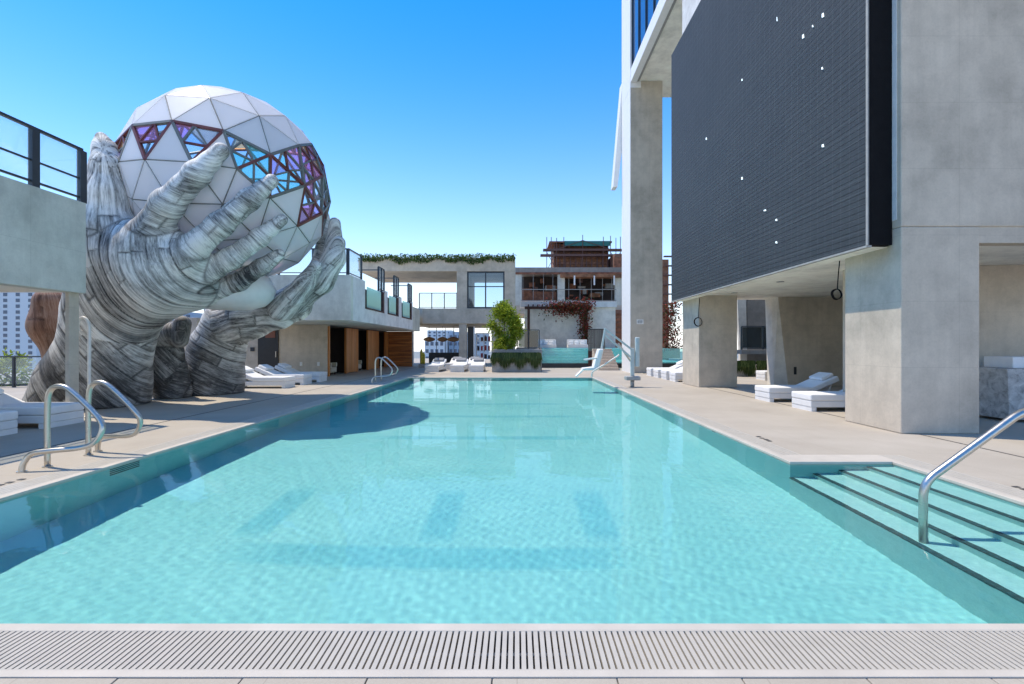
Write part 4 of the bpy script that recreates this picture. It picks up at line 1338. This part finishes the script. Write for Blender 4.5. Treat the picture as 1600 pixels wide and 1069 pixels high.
MB().tube([(0, 0, 0), (0, 0, 0.03)], 0.1, 14).build('base_plate', 'cream_metal', sw)

# ------------------------------------------------------------------ pool lift
lf = tag(empty('pool_lift', (4.43, 18.7, 0)), 'pale accessibility pool lift with sling seat at the far right pool corner', 'pool lift')
MB().tube([(0, 0, 0), (0, 0, 0.27)], 0.075, 14).build('base_post', 'lift_grey', lf, True)
MB().box(-0.27, 0.27, -0.22, 0.22, 0.27, 0.42).build('base_plate', 'lift_grey', lf, bevel=0.03)
MB().box(-0.07, 0.07, -0.07, 0.07, 0.42, 1.50).build('mast', 'lift_paint', lf, bevel=0.02)
MB().box(0.11, 0.27, -0.09, 0.09, 0.78, 1.92).build('battery_box', 'lift_paint', lf, bevel=0.04)
MB().bar((0, -0.05, 1.42), (-1.08, -0.1, 2.24), 0.06, 0.075).build('upper_arm', 'lift_paint', lf, bevel=0.015)
MB().bar((-0.04, -0.05, 1.12), (-1.08, -0.1, 2.02), 0.06, 0.075).build('lower_arm', 'lift_paint', lf, bevel=0.015)
MB().bar((-0.08, 0.0, 1.0), (-0.55, -0.05, 1.68), 0.06, 0.06).build('actuator', 'steel', lf)
MB().bar((-1.06, -0.1, 2.27), (-1.22, -0.1, 1.35), 0.07, 0.09).build('hanger', 'lift_paint', lf, bevel=0.01)
MB().hexa([(-1.55, -0.35, 0.78), (-1.33, -0.35, 0.74), (-1.33, 0.2, 0.74), (-1.55, 0.2, 0.78)], [(-1.33, -0.35, 1.48), (-1.15, -0.35, 1.46), (-1.15, 0.2, 1.46), (-1.33, 0.2, 1.48)]).build('seat_back', 'white_paint', lf, bevel=0.05, seg=3)
MB().hexa([(-1.95, -0.35, 0.66), (-1.40, -0.35, 0.66), (-1.40, 0.2, 0.66), (-1.95, 0.2, 0.66)], [(-1.95, -0.35, 0.74), (-1.40, -0.35, 0.80), (-1.40, 0.2, 0.80), (-1.95, 0.2, 0.74)]).build('seat', 'white_paint', lf, bevel=0.03, seg=3)
MB().bar((-1.92, -0.07, 0.68), (-2.18, -0.07, 0.42), 0.40, 0.05).build('leg_rest', 'white_paint', lf, bevel=0.015)
for y in (-0.34, 0.19):
    MB().tube(bez([(-1.42, y, 1.12), (-1.7, y, 1.08), (-1.85, y, 1.05)], 4), 0.025, 8).build('arm_rest', 'lift_paint', lf, True)
MB().tube(bez([(-1.62, -0.42, 0.42), (-1.58, -0.42, 0.62), (-1.2, -0.4, 0.85), (-0.7, -0.36, 1.16), (-0.58, -0.3, 1.25)], 5), 0.03, 8).build('steering_bar', 'cream_metal', lf, True)

# ------------------------------------------------------------------ carved hands: signed-distance modelling
def seg_d(P, a, b, ra, rb):
    a, b = np.array(a, np.float32), np.array(b, np.float32)
    ab = b - a
    t = np.clip(((P - a) @ ab) / max(1e-6, float(ab @ ab)), 0, 1)
    q = a + t[..., None] * ab
    return np.sqrt(((P - q) ** 2).sum(-1)) - (ra + (rb - ra) * t)


def smin(a, b, k):
    h = np.maximum(k - np.abs(a - b), 0) / k
    return np.minimum(a, b) - h * h * k * 0.25


def group_d(P, segs, k):
    d = None
    for a, b in segs:
        s_ = seg_d(P, a[:3], b[:3], a[3], b[3])
        d = s_ if d is None else smin(d, s_, k)
    return d


def knuckled(pts):
    out = []
    for i in range(len(pts) - 1):
        a, b = np.array(pts[i]), np.array(pts[i + 1])
        m = (a + b) / 2
        m[3] *= 0.87
        out += [pts[i], tuple(m)]
    return out + [pts[-1]]


def chain(pts):
    return list(zip(pts[:-1], pts[1:]))


def sculpt(name, groups, vox, floor=None):
    """groups: list of (segments, inner k, join k). returns vertices, faces"""
    allp = np.array([p for g in groups for s_ in g[0] for p in s_])
    lo = (allp[:, :3] - allp[:, 3:4]).min(0) - 0.4
    hi = (allp[:, :3] + allp[:, 3:4]).max(0) + 0.4
    if floor is not None:
        lo[2] = floor - 3 * vox
    n = np.ceil((hi - lo) / vox).astype(int) + 1
    ax = [lo[i] + np.arange(n[i]) * vox for i in range(3)]
    Fd = np.full(n, 3.0, np.float32)
    for segs, k, kj in groups:
        gp = np.array([p for s_ in segs for p in s_])
        mg = 0.45
        l2 = (gp[:, :3] - gp[:, 3:4]).min(0) - mg
        h2 = (gp[:, :3] + gp[:, 3:4]).max(0) + mg
        sl_ = tuple(slice(max(0, int((l2[i] - lo[i]) / vox)), min(n[i], int((h2[i] - lo[i]) / vox) + 2)) for i in range(3))
        P = np.stack(np.meshgrid(*[ax[i][sl_[i]] for i in range(3)], indexing='ij'), -1).astype(np.float32)
        Gd = group_d(P, segs, k)
        Fd[sl_] = smin(Fd[sl_], Gd, kj) if kj > 0 else np.minimum(Fd[sl_], Gd)
    if floor is not None:
        zz = ax[2][None, None, :]
        Fd = np.maximum(Fd, (floor - zz).astype(np.float32))
    # surface nets
    sgn = Fd < 0
    cell = np.zeros(np.array(n) - 1, np.int8)
    cnt = sum(sgn[i:n[0] - 1 + i, j:n[1] - 1 + j, k:n[2] - 1 + k].astype(np.int8) for i in (0, 1) for j in (0, 1) for k in (0, 1))
    act = (cnt > 0) & (cnt < 8)
    ci = np.argwhere(act)
    vid = -np.ones(act.shape, np.int64)
    vid[act] = np.arange(len(ci))
    acc = np.zeros((len(ci), 3)); num = np.zeros(len(ci))
    cor = [(i, j, k) for i in (0, 1) for j in (0, 1) for k in (0, 1)]
    vals = {c: Fd[ci[:, 0] + c[0], ci[:, 1] + c[1], ci[:, 2] + c[2]] for c in cor}
    for a in cor:
        for d in range(3):
            if a[d] == 0:
                b = list(a); b[d] = 1; b = tuple(b)
                va, vb = vals[a], vals[b]
                m = (va < 0) != (vb < 0)
                t = np.where(m, va / np.where(m, va - vb, 1), 0)
                p = np.array(a)[None] + t[:, None] * (np.array(b) - np.array(a))[None]
                acc[m] += p[m]; num[m] += 1
    Vv = lo + (ci + acc / num[:, None]) * vox
    Fs = []
    for d in range(3):
        o1, o2 = [(1, 2), (2, 0), (0, 1)][d]
        s0 = [slice(None)] * 3; s1 = [slice(None)] * 3
        s0[d] = slice(0, -1); s1[d] = slice(1, None)
        e0, e1 = sgn[tuple(s0)], sgn[tuple(s1)]
        ed = np.argwhere(e0 != e1)
        ok = (ed[:, o1] > 0) & (ed[:, o2] > 0) & (ed[:, o1] < n[o1] - 1) & (ed[:, o2] < n[o2] - 1)
        ed = ed[ok]
        fl = e0[tuple(ed.T)]
        def vv(a, b):
            q = ed.copy(); q[:, o1] -= a; q[:, o2] -= b
            return vid[tuple(q.T)]
        q = np.stack([vv(0, 0), vv(1, 0), vv(1, 1), vv(0, 1)], 1)
        q[~fl] = q[~fl][:, ::-1]
        Fs.append(q)
    return Vv, np.concatenate(Fs)


def smooth_verts(V, F, it=2, lam=0.5):
    n = len(V)
    e = np.concatenate([F[:, [0, 1]], F[:, [1, 2]], F[:, [2, 3]], F[:, [3, 0]]])
    for _ in range(it):
        s_ = np.zeros_like(V); c_ = np.zeros(n)
        for a, b in ((0, 1), (1, 0)):
            for d in range(3):
                s_[:, d] += np.bincount(e[:, a], V[e[:, b], d], n)
            c_ += np.bincount(e[:, a], minlength=n)
        V = V + lam * (s_ / c_[:, None] - V)
    return V


def vnormals(V, F):
    nf = np.cross(V[F[:, 2]] - V[F[:, 0]], V[F[:, 3]] - V[F[:, 1]])
    N = np.zeros_like(V)
    for i in range(4):
        for d in range(3):
            N[:, d] += np.bincount(F[:, i], nf[:, d], len(V))
    return N / np.maximum(1e-9, np.linalg.norm(N, axis=1))[:, None]


def hsh(a, b=0.0):
    x = np.sin(a * 127.1 + b * 311.7) * 43758.5453
    return x - np.floor(x)


def wob(P, f, ph):
    return (np.sin(P[:, 0] * f + ph) + np.sin(P[:, 1] * f * 1.3 + ph * 2.1 + P[:, 2] * f * 0.6) + np.sin(P[:, 2] * f * 0.9 + ph * 0.7 + P[:, 0] * f * 0.5)) / 3


def carve(name, groups, fields, vox, mat, parent=None, floor=0.0, width=0.29):
    """fields[i](P) -> (u, v, width, length) for group i: rows of planks run along v"""
    V, F = sculpt(name, groups, vox, floor)
    V = smooth_verts(V, F, 2)
    V[:, 2] = np.maximum(V[:, 2], floor)
    N = vnormals(V, F)
    ds = np.stack([group_d(V.astype(np.float32), g[0], g[1]) for g in groups], 1)
    own = ds.argmin(1)
    srt = np.sort(ds, 1)
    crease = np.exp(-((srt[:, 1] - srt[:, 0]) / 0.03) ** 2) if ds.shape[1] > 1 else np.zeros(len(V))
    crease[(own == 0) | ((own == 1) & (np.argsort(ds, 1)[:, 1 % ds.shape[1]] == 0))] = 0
    arm_dark = np.clip((ds[:, 1] - ds[:, 0] + 0.05) / 0.85, 0, 1) if isinstance(mat, (list, tuple)) else np.zeros(len(V))  # darker along the forearm, away from the palm
    seam = np.zeros(len(V)); tone = np.zeros(len(V)); gu = np.zeros((len(V), 3))
    off = np.zeros(len(V))
    for i, fn in enumerate(fields):
        m = own == i
        if not m.any(): continue
        P = V[m]
        u, v, w, L = fn(P)
        u = u + 0.05 * wob(P, 2.1, 1.3 + i) + 0.025 * wob(P, 6.0, 0.4 + i)
        v = v + 0.08 * wob(P, 1.7, 2.2)
        uu = u / w
        row = np.floor(uu)
        fu = uu - row
        vv = v / L + hsh(row, i + 1.0) * 7.3
        cl = np.floor(vv)
        fv = vv - cl
        du = np.minimum(fu, 1 - fu) * w
        dv = np.minimum(fv, 1 - fv) * L
        wd = 0.020 * (0.55 + 0.9 * hsh(row, 3.3))
        s1 = np.exp(-(du / wd) ** 2)
        s2 = np.exp(-(dv / 0.022) ** 2) * (hsh(row, cl + 9.1) > 0.25)
        sm = np.maximum(s1 * np.clip(0.35 + 0.65 * hsh(np.round(uu), 2.7 + i) + 0.35 * wob(P, 3.1, 0.2), 0.1, 1), s2 * 0.8)
        seam[m] = np.clip(sm, 0, 1)
        tone[m] = hsh(row, cl + 0.5 + i)
        off[m] = (hsh(row, cl + 4.7 + i) - 0.5) * 0.016 - 0.024 * sm + 0.010 * wob(P, 7, 1.1)
        off[m] *= 0.3 if i >= 2 else 0.8
        if i >= 3: seam[m] *= 0.8
        gu[m, 0] = u; gu[m, 1] = v + hsh(row, cl) * 5; gu[m, 2] = i * 3.1
    low = V[:, 2] < floor + 0.04
    off[low] = 0
    V = V + N * off[:, None]
    V[:, 2] = np.maximum(V[:, 2], floor)
    me = bpy.data.meshes.new(name)
    me.from_pydata(V.tolist(), [], F.tolist())
    me.polygons.foreach_set('use_smooth', [True] * len(F))
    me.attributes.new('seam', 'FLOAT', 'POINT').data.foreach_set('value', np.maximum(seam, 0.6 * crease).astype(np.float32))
    me.attributes.new('tone', 'FLOAT', 'POINT').data.foreach_set('value', tone.astype(np.float32))
    me.attributes.new('grain', 'FLOAT_VECTOR', 'POINT').data.foreach_set('vector', gu.astype(np.float32).ravel())
    me.attributes.new('arm_dark', 'FLOAT', 'POINT').data.foreach_set('value', arm_dark.astype(np.float32))
    me.materials.append(M[mat[0] if isinstance(mat, (list, tuple)) else mat])
    o = link(name, me, parent)
    me.update()
    return o


def axis_field(a, b, w=0.27, L=1.2, u0=0.0, twist=0.0):
    a, b = np.array(a[:3]), np.array(b[:3])
    d = (b - a) / np.linalg.norm(b - a)
    s_ = np.cross(d, [0.3, -1, 0.2]); s_ /= np.linalg.norm(s_)
    w2 = np.cross(d, s_)
    def fn(P):
        q = P - a
        ang = np.arctan2(q @ s_, q @ w2)
        uu = q @ d
        return uu + u0 + twist * np.abs(ang) + 0.05 * np.sin(ang + uu * 1.7) + 0.02 * np.sin(uu * 7.0 + ang * 2), ang * 0.45, w, L
    return fn


def long_field(a, b, w=0.30, L=1.6):
    f0 = axis_field(a, b)
    def fn(P):
        u, v, _, _ = f0(P)
        return v * 1.05, u, w, L
    return fn


IDX = [(-8.95, 11.65, 4.00, .48), (-8.02, 11.16, 4.84, .335), (-7.30, 11.10, 5.52, .27), (-6.84, 11.24, 6.10, .185)]
MID = [(-7.95, 11.58, 3.72, .37), (-6.99, 11.46, 4.45, .28), (-6.40, 11.62, 5.08, .24), (-6.00, 11.88, 5.62, .165)]
RNG = [(-8.0, 12.1, 3.30, .35), (-7.08, 12.04, 3.76, .255), (-6.44, 12.15, 4.29, .22), (-5.98, 12.36, 4.80, .15)]
PNK = [(-8.1, 12.72, 2.95, .32), (-7.24, 12.66, 3.27, .235), (-6.66, 12.68, 3.66, .20), (-6.29, 12.88, 4.03, .14)]
THB = [(-10.0, 12.1, 3.85, .60), (-9.87, 11.75, 4.53, .50), (-9.84, 11.7, 5.25, .45), (-9.82, 11.7, 5.86, .36), (-9.91, 11.7, 6.32, .24), (-10.0, 11.7, 6.60, .13)]
W0 = (-10.52, 12.7, 2.45, .90)
PALM = [(W0, (-10.25, 12.35, 3.75, .92)), ((-10.25, 12.35, 3.75, .92), (-8.95, 11.8, 3.75, .72)), (W0, (-8.8, 11.95, 3.3, .75)), ((-8.95, 11.8, 3.75, .72), (-8.0, 11.7, 3.75, .52)),
        ((-8.8, 11.95, 3.3, .75), (-8.1, 12.3, 3.22, .5)), ((-9.7, 12.7, 2.9, .7), (-8.5, 12.7, 3.0, .5))]
ARM = chain([(-10.60, 12.75, 2.35, .86), (-10.85, 12.85, 1.5, .96), (-11.25, 13.0, 0.6, 1.18), (-11.6, 13.1, -0.4, 1.40)])
Q = np.array((-6.7, 11.6, 4.0))
def palm_field(P):
    q = P - Q
    return np.sqrt((q ** 2).sum(1)), np.arctan2(q[:, 2], -q[:, 0]) * 2.6 + q[:, 1] * 0.3, 0.27, 1.5
def arm_field(P):
    return 0.80 * P[:, 0] + 0.60 * P[:, 2] + 0.25 * P[:, 1], 0.60 * P[:, 0] - 0.80 * P[:, 2] + 0.4 * P[:, 1], 0.34, 1.9
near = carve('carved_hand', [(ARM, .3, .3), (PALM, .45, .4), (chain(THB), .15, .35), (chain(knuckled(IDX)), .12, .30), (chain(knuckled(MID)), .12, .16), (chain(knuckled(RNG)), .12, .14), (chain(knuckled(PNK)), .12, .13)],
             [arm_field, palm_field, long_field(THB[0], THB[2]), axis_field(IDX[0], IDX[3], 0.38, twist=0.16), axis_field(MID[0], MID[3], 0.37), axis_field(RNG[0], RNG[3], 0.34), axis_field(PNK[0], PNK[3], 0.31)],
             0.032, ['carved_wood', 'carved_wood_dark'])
tag(near, 'huge grey plank-carved hand in front of the globe, its thumb pointing up at left', 'sculpture', 'carved hands holding the globe')
# thumb nail
def nail(parent, c, n, up, w, h):
    c, n, up = Vector(c), Vector(n).normalized(), Vector(up).normalized()
    s_ = n.cross(up).normalized()
    mb = MB()
    K = 7
    V, F = [], []
    for i in range(K):
        for j in range(K):
            x, y = (i / (K - 1) * 2 - 1), (j / (K - 1) * 2 - 1)
            lim = math.sqrt(max(0, 1 - 0.55 * y * y)) if y < 0 else math.sqrt(max(0, 1 - 0.75 * y * y))
            V.append(tuple(c + s_ * x * w * lim + up * y * h + n * (0.07 * (1 - x * x) - 0.015)))
    for i in range(K - 1):
        for j in range(K - 1):
            F.append((i * K + j, (i + 1) * K + j, (i + 1) * K + j + 1, i * K + j + 1))
    mb.v, mb.f = V, F
    o = mb.build('thumb_nail', 'planter_grey', parent, True)
    so = o.modifiers.new('solid', 'SOLIDIFY'); so.thickness = 0.02
    return o
nail(near, (-9.94, 11.555, 6.28), (-0.10, -0.99, 0.10), (-0.22, 0.16, 1), 0.11, 0.25)

FARM = chain([(-10.3, 16.4, -0.4, 1.0), (-10.2, 16.3, 0.6, .90), (-9.95, 16.15, 1.5, .78), (-9.45, 15.85, 2.3, .68)])
FPALM = [((-9.35, 15.85, 2.3, .70), (-8.6, 15.5, 2.48, .62)), ((-8.6, 15.5, 2.48, .62), (-7.5, 15.2, 2.66, .50)), ((-8.6, 15.6, 2.5, .6), (-7.3, 15.9, 2.95, .5)), ((-7.5, 15.2, 2.66, .50), (-6.9, 15.1, 2.9, .42)), ((-7.3, 15.9, 2.95, .5), (-7.0, 15.6, 3.05, .45))]
FF1 = [(-7.0, 14.95, 2.86, .40), (-5.90, 14.72, 3.52, .33), (-5.46, 14.62, 4.22, .28), (-5.34, 14.6, 4.68, .19)]
FF2 = [(-6.95, 15.35, 3.05, .40), (-6.02, 15.35, 3.85, .33), (-5.74, 15.3, 4.75, .27), (-5.70, 15.2, 5.42, .18)]
FF3 = [(-7.2, 15.85, 3.2, .40), (-6.45, 16.0, 4.15, .33), (-6.30, 16.0, 5.12, .26), (-6.32, 15.9, 5.85, .17)]
FF4 = [(-7.1, 14.6, 2.7, .36), (-6.5, 14.2, 3.05, .30), (-6.1, 14.0, 3.4, .25), (-5.75, 13.9, 3.85, .18)]
def farm_field(P):
    return 0.85 * P[:, 2] + 0.45 * P[:, 0] + 0.1 * P[:, 1], 0.85 * P[:, 0] - 0.45 * P[:, 2] + 0.4 * P[:, 1], 0.33, 1.7
def fpalm_field(P):
    return P[:, 2] * 0.95 + 0.25 * (P[:, 0] + 8) ** 2 * 0.25 + 0.2 * P[:, 1], P[:, 0] + 0.4 * P[:, 1], 0.24, 1.8
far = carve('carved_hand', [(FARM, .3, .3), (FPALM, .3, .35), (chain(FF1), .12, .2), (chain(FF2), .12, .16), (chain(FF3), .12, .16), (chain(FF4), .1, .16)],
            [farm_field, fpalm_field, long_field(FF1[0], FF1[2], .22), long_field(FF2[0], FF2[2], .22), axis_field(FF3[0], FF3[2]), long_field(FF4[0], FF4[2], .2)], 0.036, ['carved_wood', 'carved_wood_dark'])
tag(far, 'dark grey plank-carved hand cupping the globe from below at right, on its own forearm', 'sculpture', 'carved hands holding the globe')
# knuckled block between the forearms and the brown limb behind the column
KN = [[((-10.56, 14.9, 0.2, .52), (-10.61, 14.8, 0.9, .50))], [((-10.71, 14.75, 0.7, .55), (-10.66, 14.7, 1.35, .52))], [((-10.71, 14.55, 1.75, .40), (-10.31, 14.5, 1.95, .36))], [((-9.98, 14.4, 1.75, .22), (-9.91, 14.4, 2.25, .24))]]
kn = carve('carved_fist', [(g, .1, .08) for g in KN], [farm_field, arm_field, axis_field((-10.35, 14.6, 1.7), (-9.9, 14.5, 1.9), .25), long_field((-9.6, 14.4, 1.6), (-9.55, 14.4, 2.3), .2)], 0.045, 'carved_wood_dark')
tag(kn, 'dark knuckled carving standing between the two carved forearms', 'sculpture')
BL = chain([(-12.4, 12.9, 2.75, .36), (-12.45, 13.0, 2.1, .44), (-12.2, 13.1, 1.2, .36), (-11.9, 13.2, -0.2, .5)])
bl = carve('carved_limb', [(BL, .25, .2)], [long_field((-12.4, 12.9, 2.7), (-12.1, 13.1, 0.2), .5, 2.5)], 0.045, 'carved_wood_brown')
tag(bl, 'reddish brown carved limb behind the slim terrace column at left', 'sculpture')

# ------------------------------------------------------------------ geodesic globe
GC, GR = Vector((-8.11, 13.8, 6.03)), 2.64
ROT = Matrix(((0.46435594, 0.3510343, -0.81311037), (-0.24562764, -0.8310349, -0.49904714), (-0.85090576, 0.43145789, -0.29967227)))
tt = (1 + 5 ** .5) / 2
IV = [Vector(p).normalized() for p in ((-1, tt, 0), (1, tt, 0), (-1, -tt, 0), (1, -tt, 0), (0, -1, tt), (0, 1, tt), (0, -1, -tt), (0, 1, -tt), (tt, 0, -1), (tt, 0, 1), (-tt, 0, -1), (-tt, 0, 1))]
IF = [(0, 11, 5), (0, 5, 1), (0, 1, 7), (0, 7, 10), (0, 10, 11), (1, 5, 9), (5, 11, 4), (11, 10, 2), (10, 7, 6), (7, 1, 8), (3, 9, 4), (3, 4, 2), (3, 2, 6), (3, 6, 8), (3, 8, 9), (4, 9, 5), (2, 4, 11), (6, 2, 10), (8, 6, 7), (9, 8, 1)]
OPEN = {(1, 3), (1, 1), (2, 4), (9, 4), (9, 3), (9, 7), (9, 6), (9, 8), (9, 5), (9, 1), (18, 0), (18, 1), (18, 5),
        (18, 6), (8, 0), (8, 1), (8, 3), (8, 6), (0, 0), (18, 3), (18, 2), (4, 1), (4, 3), (7, 1), (7, 3)}
globe = tag(empty('geodesic_globe', GC), 'faceted white geodesic globe with coloured glass openings held by the carved hands', 'sculpture')
edges = {}
faces = []
for fi, (a, b, c) in enumerate(IF):
    def PT(i, j):
        k = 3 - i - j
        return (ROT @ ((IV[a] * i + IV[b] * j + IV[c] * k) / 3).normalized()) * GR
    ti = 0
    for i in range(3):
        for j in range(3 - i):
            faces.append((fi, ti, (PT(i, j), PT(i + 1, j), PT(i, j + 1)))); ti += 1
            if i + j < 2:
                faces.append((fi, ti, (PT(i + 1, j), PT(i + 1, j + 1), PT(i, j + 1)))); ti += 1
rg = random.Random(4)
PANES = ['pane_pink', 'pane_cyan', 'pane_blue', 'pane_violet', 'pane_orange', 'pane_clear', 'pane_clear', 'pane_pink']
FIXED = {(1, 3): ['pane_clear', 'pane_pink', 'pane_clear', 'pane_pink'], (1, 1): ['pane_blue', 'pane_pink', 'pane_clear', 'pane_blue'], (2, 4): ['pane_cyan', 'pane_blue', 'pane_cyan', 'pane_clear'],
         (9, 4): ['pane_clear', 'pane_cyan', 'pane_cyan', 'pane_cyan'], (9, 7): ['pane_clear', 'pane_pink', 'pane_clear', 'pane_violet'], (9, 6): ['pane_pink', 'pane_pink', 'pane_clear', 'pane_pink'],
         (9, 8): ['pane_orange', 'pane_pink', 'pane_orange', 'pane_pink'], (18, 0): ['pane_orange'] * 4, (18, 1): ['pane_orange', 'pane_orange', 'pane_pink', 'pane_orange'], (9, 5): ['pane_clear', 'pane_clear', 'pane_pink', 'pane_clear'],
         (9, 3): ['pane_clear', 'pane_violet', 'pane_clear', 'pane_clear'], (9, 1): ['pane_violet', 'pane_clear', 'pane_violet', 'pane_pink']}
def tri_solid(tri, inset, t_out, t_in):
    c_ = (tri[0] + tri[1] + tri[2]) / 3
    n_ = (tri[1] - tri[0]).cross(tri[2] - tri[0]).normalized()
    if n_.dot(c_) < 0:
        tri = (tri[0], tri[2], tri[1]); n_ = -n_
    # inward offset of every edge by 'inset'
    e = [(tri[(i + 1) % 3] - tri[i]) for i in range(3)]
    area2 = (tri[1] - tri[0]).cross(tri[2] - tri[0]).length
    rin = area2 / sum(x.length for x in e)
    inc = sum(((tri[i] * e[(i + 1) % 3].length) for i in range(3)), Vector()) / sum(x.length for x in e)
    f_ = 1 - inset / rin
    pts = [inc + (p - inc) * f_ for p in tri]
    mb = MB()
    mb.v = [tuple(p + n_ * t_out) for p in pts] + [tuple(p - n_ * t_in) for p in pts]
    mb.f = [(0, 1, 2), (5, 4, 3), (0, 3, 4, 1), (1, 4, 5, 2), (2, 5, 3, 0)]
    return mb, n_
view_h = Vector((GC.x, GC.y, 0)).normalized()
for fi, ti, tri in faces:
    cn_ = ((tri[0] + tri[1] + tri[2]) / 3).normalized()
    rear = cn_.dot(view_h) > 0.12 and 0.0 < cn_.z < 0.72
    op = (fi, ti) in OPEN or rear
    for q in range(3):
        p0, p1 = tri[q], tri[(q + 1) % 3]
        key = tuple(sorted((tuple(round(v_, 3) for v_ in p0), tuple(round(v_, 3) for v_ in p1))))
        edges.setdefault(key, []).append((fi, ti) in OPEN)
    if not op:
        mb, n_ = tri_solid(tri, 0.016, 0.0, 0.035)
        mb.build('panel', 'globe_panel', globe)
    else:
        if (fi, ti) not in OPEN:
            mb, n_ = tri_solid(tri, 0.03, -0.03, 0.045)
            mb.build('pane', rg.choice(PANES + ['pane_clear'] * 8), globe)
            continue
        m01, m12, m20 = (tri[0] + tri[1]) / 2, (tri[1] + tri[2]) / 2, (tri[2] + tri[0]) / 2
        k_ = rg.uniform(0.38, 0.62)
        m01 = tri[0].lerp(tri[1], k_)
        subs = ((tri[0], m01, m20), (m01, tri[1], m12), (m20, m12, tri[2]), (m01, m12, m20))
        cols = FIXED.get((fi, ti)) or [rg.choice(PANES + ['pane_clear'] * 8) for _ in range(4)]
        for sb, cn in zip(subs, cols):
            mb, n_ = tri_solid(sb, 0.02, -0.03, 0.045)
            mb.build('pane', cn, globe)
        for p0, p1 in ((m01, m12), (m12, m20), (m20, m01)):
            MB().bar(p0 * 0.988, p1 * 0.988, 0.045, 0.06, up=(p0 + p1).normalized()).build('mullion', 'strut_red' if rg.random() < 0.5 else 'strut', globe)
for (k0, k1), ops in edges.items():
    p0, p1 = Vector(k0), Vector(k1)
    if any(ops):
        MB().bar(p0 * 0.987, p1 * 0.987, 0.065, 0.08, up=(p0 + p1).normalized()).build('strut', 'strut_red' if rg.random() < 0.6 else 'strut', globe)
    else:
        MB().bar(p0 * 0.983, p1 * 0.983, 0.06, 0.05, up=(p0 + p1).normalized()).build('strut', 'strut', globe)
# collar under the globe
ps = [(0.05, -0.2, z) for z in (-3.42, -3.3, -3.1, -2.85, -2.5)]
MB().tube(ps, [0.55, 0.92, 1.12, 1.2, 1.05], 28).build('support_collar', 'white_paint', globe, True)
